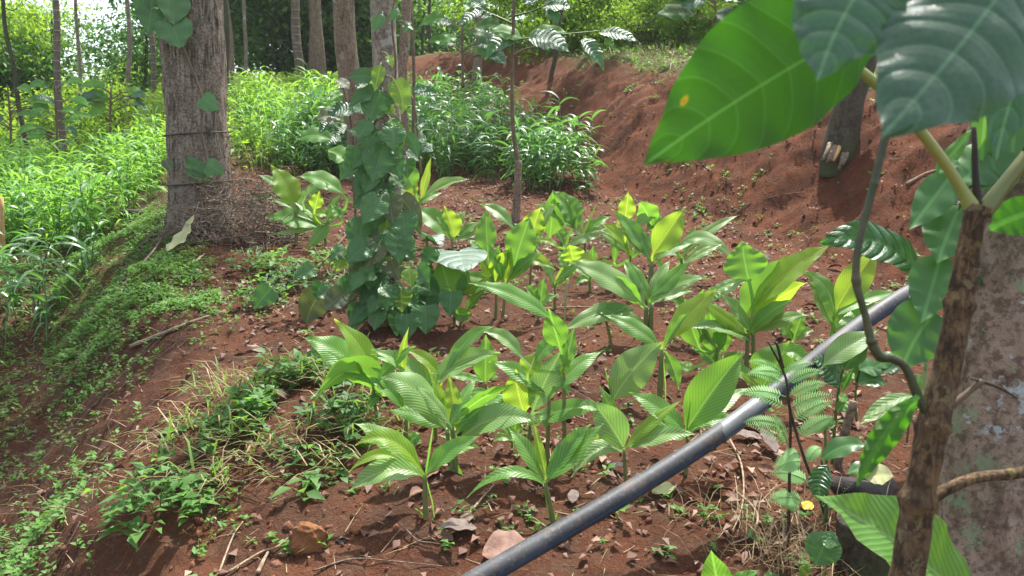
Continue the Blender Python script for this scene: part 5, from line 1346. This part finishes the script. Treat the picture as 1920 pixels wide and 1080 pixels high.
def terr(x, y):
    return (edge_k(x, y) < -0.05) * (bank_d(x, y) < 0.2) * (0.08 + 0.5 * patch(x, y, 23, 2.4, 0.02, 0.28))
kites(*rosettes(world_pts(950, (-1.8, 2.8), (1.5, 7.5), terr, g7), 6, 0.018, 0.04, g7, lift=0.03), name='seedling_weeds', mat=M['moss_weed'], label='tiny weed seedlings dotted over the terrace soil')
def bankw(x, y):
    d = bank_d(x, y)
    return sstep(0.0, 0.3, d) * (1 - sstep(1.3, 1.8, d)) * patch(x, y, 33, 1.8, 0.12, 0.3)
kites(*rosettes(world_pts(230, (-0.6, 4.4), (3, 13), bankw, g7), 6, 0.02, 0.05, g7, lift=0.04), name='bank_weeds', mat=M['moss_weed'], label='sparse small weeds clinging to the red bank')
def pathw(x, y):
    e = edge_k(x, y)
    return (sstep(0.8, 1.1, e) * (1 - 0.85 * sstep(1.1, 1.3, e) * (1 - sstep(1.8, 2.2, e)))) * (1 - sstep(2.5, 4.0, e)) * sstep(3.8, 4.6, y) * (0.2 + 0.8 * patch(x, y, 43, 1.6, -0.2, 0.15))
kites(*rosettes(world_pts(2600, (-7.5, -2.4), (3.8, 10), pathw, g7), 5, 0.02, 0.05, g7, lift=0.05), name='path_weeds', mat=M['grass'], label='yellow-green weeds and grass beside the footpath')
def mound(x, y):
    return (edge_k(x, y) < 0.6) * (bank_d(x, y) < -0.3) * sstep(8.6, 10, y) * (1 - sstep(17, 18, y)) * (0.5 + 0.5 * patch(x, y, 53, 0.9, -0.3, 0.1))
p = world_pts(9000, (-8, 0.4), (8.5, 18), mound, g7); n = len(p)
blades(p, g7.random(n) * 6.28, g7.uniform(0.1, 0.9, n), g7.uniform(0.16, 0.42, n), g7.uniform(0.004, 0.009, n), 'mound_grass', M['grass'], 'bright long grass covering the mound behind the thick trunk')
p = world_pts(2600, (-8, 0.4), (8.5, 18), mound, g7)
kites(*rosettes(p, 5, 0.05, 0.11, g7, lift=0.25), name='mound_weeds', mat=M['crown_bright'], label='bright leafy weeds among the grass on the mound')
def crest(x, y):
    d = bank_d(x, y)
    return sstep(1.15, 1.6, d) * (1 - sstep(6, 8, d)) * (0.35 + 0.65 * patch(x, y, 63, 0.9, -0.2, 0.2))
p = world_pts(6500, (-3, 10), (3.5, 17), crest, g7); n = len(p)
blades(p, g7.random(n) * 6.28, g7.uniform(0.3, 1.35, n), g7.uniform(0.12, 0.34, n), g7.uniform(0.002, 0.005, n), 'dry_grass', M['straw'], 'dry straw-coloured grass along the crest of the bank', droop=0.6)
p = world_pts(3500, (-3, 10), (3.5, 17), crest, g7)
kites(*rosettes(p, 5, 0.03, 0.07, g7, lift=0.12), name='crest_weeds', mat=M['moss_weed'], label='green weeds mixed with dry grass on top of the bank')
def straw_all(x, y):
    d = bank_d(x, y); e = edge_k(x, y)
    return 0.22 + 0.78 * sstep(0, 0.5, d) * (1 - sstep(1.5, 2, d)) + 0.5 * sstep(0, 0.3, e)
p = world_pts(12000, (-4, 4.5), (1.3, 11), straw_all, g7); n = len(p)
p[:, 2] += 0.004
blades(p, g7.random(n) * 6.28, g7.uniform(1.2, 1.55, n), g7.uniform(0.03, 0.15, n), g7.uniform(0.0008, 0.002, n), 'straw', M['straw'], 'bits of straw and fine dry roots on the soil', droop=0.1)
# leaf litter
def lit(x, y):
    e = edge_k(x, y); d = bank_d(x, y)
    return (0.5 * (e < -0.1) + 0.15 + 0.85 * sstep(0.9, 1.3, e) * (1 - sstep(2.2, 3, e))) * (1 - 0.75 * sstep(-0.1, 0.2, d) * (1 - sstep(1.2, 1.6, d))) * (0.25 + 0.75 * patch(x, y, 73, 1.7, -0.15, 0.2))
p = world_pts(15000, (-5.5, 5), (1.3, 10), lit, g7); n = len(p)
az = g7.random(n) * 6.28; el = g7.uniform(-0.15, 0.35, n)
D = np.stack([np.cos(az) * np.cos(el), np.sin(az) * np.cos(el), np.sin(el)], -1); s = g7.uniform(0.012, 0.05, n)
p[:, 2] += 0.006 + 0.012 * g7.random(n)
kites(p, D, np.array([0, 0, 1.0]) + g7.normal(size=(n, 3)) * 0.35, s, s * g7.uniform(0.18, 0.36, n), bend=0.2, name='leaf_litter', mat=M['litter'], label='brown dead leaf litter strewn over the soil')
mb = MB(); gl = random.Random(4)
for q in world_pts(300, (-4.5, 4), (1.5, 8), lit, g7):
    a = gl.uniform(0, 6.28); L = gl.uniform(0.05, 0.12); d = np.array([math.cos(a), math.sin(a), gl.uniform(-.1, .35)]) * L
    o3 = q + np.array([0, 0, 0.008])
    blade(mb, o3, o3 + d * .5 + np.array([0, 0, gl.uniform(0.0, .35) * L]), o3 + d, L * gl.uniform(.35, .55), np.array([gl.gauss(0, .35), gl.gauss(0, .35), 1.0]), 'coffee', fold=gl.uniform(.1, .6), rip=.03 * L, cup=gl.uniform(-.5, .4), n=8, m=2, seed=gl.random() * 9)
o = mb.build('fallen_leaves', M['litter']); tag(o, 'curled brown fallen leaves on the soil', kind='stuff')
# soil clods
def clod_mat():
    s = NT('soil_clod'); g = s.geo()
    c = s.mix(g.outputs['Random Per Island'], (0.085, 0.036, 0.022), (0.17, 0.074, 0.045))
    return s.done(s.bsdf(c, 0.95, 0.1, s.bump(s.noise(s.coords(), 120, 4), 0.7, 0.004)))
def clods(P, r, g, name, label):
    t = (1 + 5 ** .5) / 2
    I = unit(np.array([(-1, t, 0), (1, t, 0), (-1, -t, 0), (1, -t, 0), (0, -1, t), (0, 1, t), (0, -1, -t), (0, 1, -t), (t, 0, -1), (t, 0, 1), (-t, 0, -1), (-t, 0, 1)], float))
    IF = np.array([(0, 11, 5), (0, 5, 1), (0, 1, 7), (0, 7, 10), (0, 10, 11), (1, 5, 9), (5, 11, 4), (11, 10, 2), (10, 7, 6), (7, 1, 8), (3, 9, 4), (3, 4, 2), (3, 2, 6), (3, 6, 8), (3, 8, 9), (4, 9, 5), (2, 4, 11), (6, 2, 10), (8, 6, 7), (9, 8, 1)])
    n = len(P)
    V = I[None] * (1 + 0.45 * np.clip(g.normal(size=(n, 12, 1)), -1.2, 1.8)) * r[:, None, None] * g.uniform(0.6, 1.2, (n, 1, 3)) + P[:, None, :]
    F = (np.arange(n)[:, None, None] * 12 + IF[None]).reshape(-1, 3)
    me = bpy.data.meshes.new(name); V = V.reshape(-1, 3)
    me.vertices.add(len(V)); me.vertices.foreach_set('co', V.ravel()); me.loops.add(F.size); me.loops.foreach_set('vertex_index', F.ravel().astype(np.int32))
    me.polygons.add(len(F)); me.polygons.foreach_set('loop_start', np.arange(0, F.size, 3, dtype=np.int32)); me.update(calc_edges=True)
    me.polygons.foreach_set('use_smooth', [True] * len(F))
    me.materials.append(clod_mat()); o = link(bpy.data.objects.new(name, me)); tag(o, label, kind='stuff')
def cl(x, y):
    e = edge_k(x, y)
    return (1 - sstep(1.0, 1.6, e)) * (0.3 + 0.7 * patch(x, y, 83, 2.0, -0.1, 0.2)) * (1 - 0.6 * sstep(1.3, 1.8, bank_d(x, y)))
p = world_pts(11000, (-3, 4.2), (1.2, 9.5), cl, g7); r = 0.003 + 0.011 * g7.random(len(p)) ** 3.5
clods(p, r, g7, 'soil_clods', 'crumbs and clods of red soil on the terrace and bank')

# weedy hump at the left of the front turmeric plants
HC = np.array([-0.84, 2.98])
def hump():
    n = 520; a = g7.random(n) * 6.28; rr = np.abs(g7.normal(0, 0.75, n))
    x = HC[0] + 0.44 * rr * np.cos(a); y = HC[1] + 0.52 * rr * np.sin(a)
    kp = (fbm(x * 5, y * 5, 91, 2) > -0.12); x, y, rr = x[kp], y[kp], rr[kp]; n = len(x)
    P = np.column_stack([x, y, H(x, y) + 0.09 * (1 - rr ** 2) * g7.random(n)])
    kites(*rosettes(P, 6, 0.03, 0.075, g7, up=(-0.4, 0.8), ratio=0.27, lift=0.06), name='weeds', mat=M['crown_mid'], label='tangle of leafy weeds on the hump left of the turmeric')
    n = 420; a = g7.random(n) * 6.28; rr = np.sqrt(g7.uniform(0.1, 1, n)); x = HC[0] - 0.05 + 0.5 * rr * np.cos(a); y = HC[1] - 0.05 + 0.55 * rr * np.sin(a)
    P = np.column_stack([x, y, H(x, y) + 0.05])
    blades(P, g7.normal(-2.0, 1.0, n), g7.uniform(0.5, 1.5, n), g7.uniform(0.08, 0.24, n), g7.uniform(0.001, 0.003, n), 'grass', M['straw'], 'dry and green grass hanging from the weedy hump', droop=0.9)
    blades(P[:300], g7.normal(-1.6, 1.4, 300), g7.uniform(0.3, 1.3, 300), g7.uniform(0.08, 0.2, 300), g7.uniform(0.002, 0.005, 300), 'grass', M['grass'], 'green grass blades rising from the weedy hump', droop=0.8)
hump()
# dry grass under the fern and beside the stumps
n = 420; c = gp(1480, 1030); P = np.column_stack([c[0] + g7.normal(size=n) * 0.16, c[1] + g7.normal(size=n) * 0.14, np.zeros(n)]); P[:, 2] = H(P[:, 0], P[:, 1])
blades(P, g7.random(n) * 6.28, g7.uniform(0.1, 1.2, n), g7.uniform(0.06, 0.2, n), g7.uniform(0.001, 0.002, n), 'dry_grass', M['straw'], 'dry grass tuft around the foot of the fern')

# leafy weed bushes
def bush_mesh(seed, mat, n=60, r=0.16, h=0.2, L=0.075):
    g = np.random.default_rng(seed)
    a = g.random(n) * 6.28; rr = np.sqrt(g.random(n)) * r
    P = np.column_stack([rr * np.cos(a), rr * np.sin(a), h * (0.15 + 0.85 * g.random(n)) * (1 - (rr / r) ** 2 * 0.6)])
    Q, D, N, s, w = rosettes(P, 3, L * .6, L, g, up=(-0.3, 0.6), ratio=0.24, lift=0.01)
    return kites(Q, D, N, s, w, name='foliage', mat=mat, link_it=False)
BM = [bush_mesh(900 + i, M['crown_mid'] if i % 2 else M['crown_dark'], 46 + 8 * i) for i in range(4)]
for i, (px, py, sc, lab) in enumerate(((470, 510, 0.95, 'low bushy weed at the left end of the row beside the dry twig heap'), (520, 520, 1.0, 'bushy weed in the middle between twig heap and pepper vine'), (548, 545, 0.85, 'smaller bushy weed on bare soil left of the drooping dull leaf'),
                                   (490, 575, 0.9, 'weed clump on the terrace lip below the bushy weeds'), (500, 385, 0.9, 'leafy weed tuft behind the dry twig heap'), (615, 515, 0.9, 'shaded weed tuft at the left foot of the pepper vine'),
                                   (640, 560, 0.7, 'small weed tuft against the base of the pepper vine'), (300, 985, 1.0, 'weed clump low on the slope at the bottom left'), (640, 800, 0.9, 'dark leafy weed under the leftmost front turmeric'), (660, 690, 0.7, 'weed sprig on the rear side of the hump'))):
    b = gp(px, py); root = empty('weed_bush', b, lab, 'weed', 'leafy weed bushes on the terrace', i * 1.3)
    o = link(bpy.data.objects.new('foliage', BM[i % 4]), root); o.scale = (sc,) * 3
    mb = MB()
    for k in range(5):
        a = k * 1.26; tube(mb, [(0, 0, -0.02), (0.04 * math.cos(a), 0.04 * math.sin(a), 0.08), (0.09 * math.cos(a), 0.09 * math.sin(a), 0.16)], 0.002, 4)
    mb.build('stems', M['green_stem'], root)

# heap of dry twigs against the thick trunk
def twig_heap():
    g = random.Random(12); c = gp(438, 440); mb = MB()
    for i in range(600):
        a = g.uniform(0, 6.28); r = 0.54 * math.sqrt(g.random()); x = c[0] + 0.04 + r * math.cos(a) * 1.0; y = c[1] + 0.0 + r * math.sin(a) * 0.55
        top = 0.5 * max(0.05, 1 - (r / 0.58) ** 2)
        p = np.array([x, y, hz(x, y) + g.random() * top]); az = g.uniform(0, 6.28); el = g.gauss(0.0, 0.5); L = g.uniform(0.12, 0.5)
        d = np.array([math.cos(az) * math.cos(el), math.sin(az) * math.cos(el) * 0.6, math.sin(el)]) * L
        j = lambda s: np.array([g.gauss(0, s), g.gauss(0, s), g.gauss(0, s)])
        tube(mb, spline([p, p + d * .35 + j(.02), p + d * .7 + j(.03), p + d + j(.03) - np.array([0, 0, .04])], 6), np.linspace(g.uniform(.003, .0065), .0016, 7), 3, False)
    o = mb.build('twig_heap', M['twig_heap']); tag(o, 'heap of brown dry twigs piled against the thick trunk', 'twig heap', kind='stuff')
twig_heap()
# loose twigs everywhere
def twigs():
    g = random.Random(8); mb = MB()
    P = world_pts(420, (-4, 4), (1.4, 9), lambda x, y: 0.3 + 0.7 * sstep(-0.3, 0.1, edge_k(x, y)) * (1 - sstep(1, 1.6, edge_k(x, y))), g7)
    for p in P:
        az = g.uniform(0, 6.28); L = g.uniform(0.06, 0.4) if g.random() < 0.8 else g.uniform(0.4, 0.8); pts = []
        for k in range(5):
            t = (k / 4 - .5) * L; x = p[0] + math.cos(az) * t + g.gauss(0, .018 * L * 3); y = p[1] + math.sin(az) * t + g.gauss(0, .018 * L * 3)
            pts.append((x, y, hz(x, y) + 0.006 + g.random() * 0.02))
        tube(mb, spline(pts, 8), np.linspace(g.uniform(.0015, .004), .001, 9), 4, False)
    o = mb.build('fallen_twigs', M['twig']); tag(o, 'thin fallen twigs scattered over soil and slope', kind='stuff')
twigs()

# ------------------------------------------------------------------ single sticks, stones and leaves one can point at
def stick(name, label, px, w, mat, cat='stick', lift=0.012, d=None, sides=7):
    pts = []
    for q in px:
        p = gp(q[0], q[1]); p[2] += lift + (q[2] if len(q) > 2 else 0); pts.append(p)
    o = np.array(pts[0]); S = spline(pts, 6 * (len(pts) - 1) + 2); n = len(S)
    mb = MB(); tube(mb, S, np.linspace(w, w * 0.5, n) * S[:, 1].mean() / FPX / 2, sides, True, 0.15, int(px[0][0]))
    e = mb.build(name, M[mat], None, origin=o); e.location = o
    tag(e, label, cat)
stick('dry_branch', 'pale dry branch lying along the top of the left slope', ((246, 654), (300, 632), (345, 614), (392, 596)), 9, 'twig_pale', 'branch')
stick('dry_branch', 'grey crooked branch rising from the left slope to the thick trunk', ((215, 560), (262, 505), (300, 470, 0.05), (330, 425, 0.12)), 6, 'twig', 'branch')
stick('dry_twig', 'thin grey twig lying across the slope under the weedy hump', ((338, 926), (420, 918), (470, 905), (535, 876)), 5, 'twig')
stick('root', 'orange-brown wavy root at the bottom left of the brown rock', ((412, 1084), (425, 1050), (440, 1015), (456, 988)), 5, 'twig_pale', 'root')
stick('dry_twig', 'straight pale twig pointing at the brown rock from below', ((430, 1082), (490, 1050), (520, 1035), (548, 1014)), 6, 'twig_pale')
stick('cut_stick', 'short cut pale stick standing out at the bottom edge', ((484, 1086), (494, 1060), (503, 1046)), 10, 'twig_pale')
stick('dry_twig', 'pale bent twig between the two front turmeric plants', ((856, 996), (885, 965), (912, 935), (926, 918)), 6, 'twig_pale')
stick('dry_twig', 'long thin vine stem curving along the bottom edge', ((590, 1078), (660, 1062), (740, 1064), (830, 1074)), 4, 'twig')
stick('stick', 'pale straight stick lying on the bank left of the far leaning trunk', ((1700, 350), (1735, 334), (1770, 318), (1812, 298)), 8, 'twig_pale')
stick('root', 'pale looping root on the soil left of the fern', ((1368, 835), (1388, 880), (1394, 925), (1388, 975), (1372, 1010)), 5, 'twig_pale', 'root', lift=0.02)
stick('root', 'whitish forked root curling down below the looping root', ((1382, 940), (1408, 958), (1420, 985), (1408, 1015), (1370, 1034)), 6, 'twig_pale', 'root', lift=0.02)
stick('dry_twig', 'dark thin twig lying behind the many-leaved turmeric', ((1060, 782), (1105, 795)), 5, 'twig')
stick('dry_twig', 'long twig lying flat across the middle bed', ((985, 586), (1060, 584), (1115, 580)), 4, 'twig_pale')
stick('dry_twig', 'grey stick leaning on the weedy ground left of the pepper vine', ((575, 520), (610, 490), (650, 455, 0.05)), 5, 'twig')
def stake():
    b = gp(1058, 604); y0 = b[1]
    mb = MB(); tube(mb, spline([at_y(1058, 612, y0), at_y(1060, 565, y0), at_y(1064, 522, y0)], 8), 2.4 * y0 / FPX, 6, True, .1)
    o = mb.build('thin_stake', M['pale_stem'], None, origin=b); o.location = b; tag(o, 'thin upright greenish stalk without leaves in the middle bed', 'stalk')
    b = gp(6, 520); y0 = b[1]
    mb = MB(); tube(mb, spline([at_y(8, 530, y0), at_y(4, 450, y0), at_y(1, 370, y0)], 8), 5 * y0 / FPX, 8, True, .1)
    o = mb.build('wooden_stake', M['cutwood'], None, origin=b); o.location = b; tag(o, 'orange-brown stake at the far left edge of the photo', 'stake')
stake()

def rock(label, px, py, w, h, mat, seed, sub=3, sink=0.4, name='stone', cat='stone'):
    import bmesh
    b = gp(px, py + h * 0.35); sc = b[1] / FPX
    bm = bmesh.new(); bmesh.ops.create_icosphere(bm, subdivisions=sub, radius=1)
    g = np.random.default_rng(seed); pl = unit(g.normal(size=(9, 3))); dd = g.uniform(0.62, 0.92, 9)
    for v in bm.verts:
        p = np.array(v.co)
        for n_, d_ in zip(pl, dd):
            k = p @ n_ - d_
            if k > 0: p = p - n_ * k * 0.9
        p = p * (1 + 0.22 * float(fbm(p[0] * 3.5 + seed, p[1] * 3.5 + p[2] * 3, seed, 4)))
        v.co = (p[0] * w * sc / 2 * 1.15, p[1] * w * sc / 2, p[2] * h * sc / 2 * 1.15)
    me = bpy.data.meshes.new(name); bm.to_mesh(me); bm.free(); me.materials.append(M[mat])
    o = link(bpy.data.objects.new(name, me)); o.location = (b[0], b[1], b[2] + h * sc * (0.5 - sink)); tag(o, label, cat)
rock('large brown laterite rock half buried at the bottom left of the bed', 578, 1000, 66, 76, 'rock', 4, 4, 0.36, 'rock', 'rock')
for i, (x, y, w, h, m, l) in enumerate(((668, 993, 26, 16, 'rock', 'pale tan stone right of the large brown rock'), (506, 1008, 26, 20, 'stone', 'reddish flat stone left of the large brown rock'), (540, 990, 20, 22, 'stone', 'dark red stone touching the left side of the brown rock'),
        (532, 1036, 20, 16, 'stone', 'small red stone below the left of the brown rock'), (476, 968, 14, 10, 'stone', 'pinkish pebble above the flat reddish stone'), (440, 960, 12, 10, 'rock', 'orange pebble near the top of the bare soil face'),
        (518, 1060, 22, 16, 'stone', 'square red stone near the bottom edge'), (404, 1074, 14, 12, 'rock', 'pale pebble at the bottom left edge'), (895, 880, 12, 10, 'rock', 'round tan pebble between front turmeric plants'), (836, 984, 22, 15, 'rock', 'tan knobbly stone by the smallest front turmeric'), (1225, 792, 18, 10, 'stone', 'reddish stone behind the cupped leaf turmeric'), (640, 1016, 22, 12, 'char', 'dark grey stone right below the brown rock'))):
    rock(l, x, y, w, h, m, 20 + i, 2)
def slab():
    b = gp(252, 408); sc = b[1] / FPX
    mb = MB(); tube(mb, spline([(-24 * sc, 0, 5 * sc), (0, 0, 6 * sc), (30 * sc, 0.04, 2 * sc)], 10), np.linspace(8, 5, 11) * sc, 9, True, 0.5, 4)
    o = mb.build('short_log', M['dark_bark']); o.location = b; tag(o, 'short dark log lying beside the path left of the thick trunk', 'log')
slab()
def fallen(label, px, py, L, w, az, mat, tilt=0.1, curl=0.25, kind='coffee', name='dead_leaf', up=0.0):
    b = gp(px, py); sc = b[1] / FPX; L *= sc; w *= sc; a = R(az)
    d = np.array([math.cos(a), math.sin(a), 0]); z = np.array([0, 0, 1.0])
    mb = MB(); p0 = -d * L / 2 + z * (0.012 + up); p2 = d * L / 2 + z * (0.012 + L * tilt + up)
    blade(mb, p0, z * (0.015 + L * curl) + np.array([0, 0, up]), p2, w, z + np.array([rng.uniform(-.3, .3), rng.uniform(-.5, 0), 0]), kind, fold=0.35, rip=0.05 * w, cup=-0.2, n=14, m=4, seed=px)
    o = mb.build(name, M[mat]); o.location = b; tag(o, label, 'leaf')
for q in (('big round brown dead leaf half under the near end of the pipe', 955, 1046, 110, 90, 10, 'brown_leaf', .05, .12), ('dark grey curled dead leaf right of the smallest front turmeric', 858, 1008, 80, 46, 200, 'ash_leaf', .2, .2),
          ('bleached green dead leaf under the middle of the pipe', 1246, 930, 56, 40, 20, 'pale_leaf', .1, .1), ('tan dead leaf left of the pipe near the bent front turmeric', 1075, 946, 40, 24, 80, 'ash_leaf', .3, .2), ('brown dead leaf behind the leftmost front turmeric', 735, 614, 60, 34, 200, 'brown_leaf', .1, .2),
          ('crumpled pale brown dead leaf behind the striped rounded leaf', 1085, 698, 46, 26, 30, 'brown_leaf', .2, .3), ('grey curled dead leaf hanging under the far half of the pipe', 1440, 850, 60, 30, 100, 'ash_leaf', .5, .3), ('black curled dead leaf right of the cupped leaf turmeric foot', 1155, 890, 40, 26, 10, 'char', .2, .3),
          ('pinkish dead leaf behind the bent front turmeric', 1015, 905, 30, 26, 60, 'brown_leaf', .4, .1), ('light brown dead leaf on the bare soil right of the tallest clump', 1545, 655, 40, 18, 10, 'brown_leaf', .1, .2), ('grey brown dead leaf beside the dark wet spot of the middle bed', 1060, 790, 40, 20, 160, 'ash_leaf', .2, .3),
          ('yellow fallen leaf lying beside the fern', 1514, 962, 30, 26, 40, 'yellow_leaf', .2, .1), ('large pale yellowed leaf propped at the foot of the thick trunk', 342, 470, 70, 52, 70, 'pale_leaf', .9, .1), ('pale cream leaf on the slope below the thick trunk', 368, 500, 36, 24, 60, 'pale_leaf', .5, .1),
          ('dark fallen leaf lying flat between pipe and fern', 1398, 830, 60, 30, 170, 'ash_leaf', .1, .15)):
    fallen(*q)

# ------------------------------------------------------------------ thin moist air between the trees
def haze():
    s = NT('haze_air')
    v = s.n('ShaderNodeVolumePrincipled', inp={'Density': 0.0009, 'Anisotropy': 0.35, 'Color': (0.93, 0.96, 0.95, 1)})
    s.l(v.outputs[0], s.out.inputs['Volume'])
    mb = MB(); x, y0, y1, z0, z1 = 170, -165, 170, -10, 24
    V = [(a, b, c) for a in (-x, x) for b in (y0, y1) for c in (z0, z1)]
    mb.add(V, [(0, 1, 3, 2), (4, 6, 7, 5), (0, 4, 5, 1), (2, 3, 7, 6), (0, 2, 6, 4), (1, 5, 7, 3)])
    o = mb.build('haze', s.m, smooth=False); tag(o, kind='stuff', label='faint pale haze in the air of the woods')
haze()
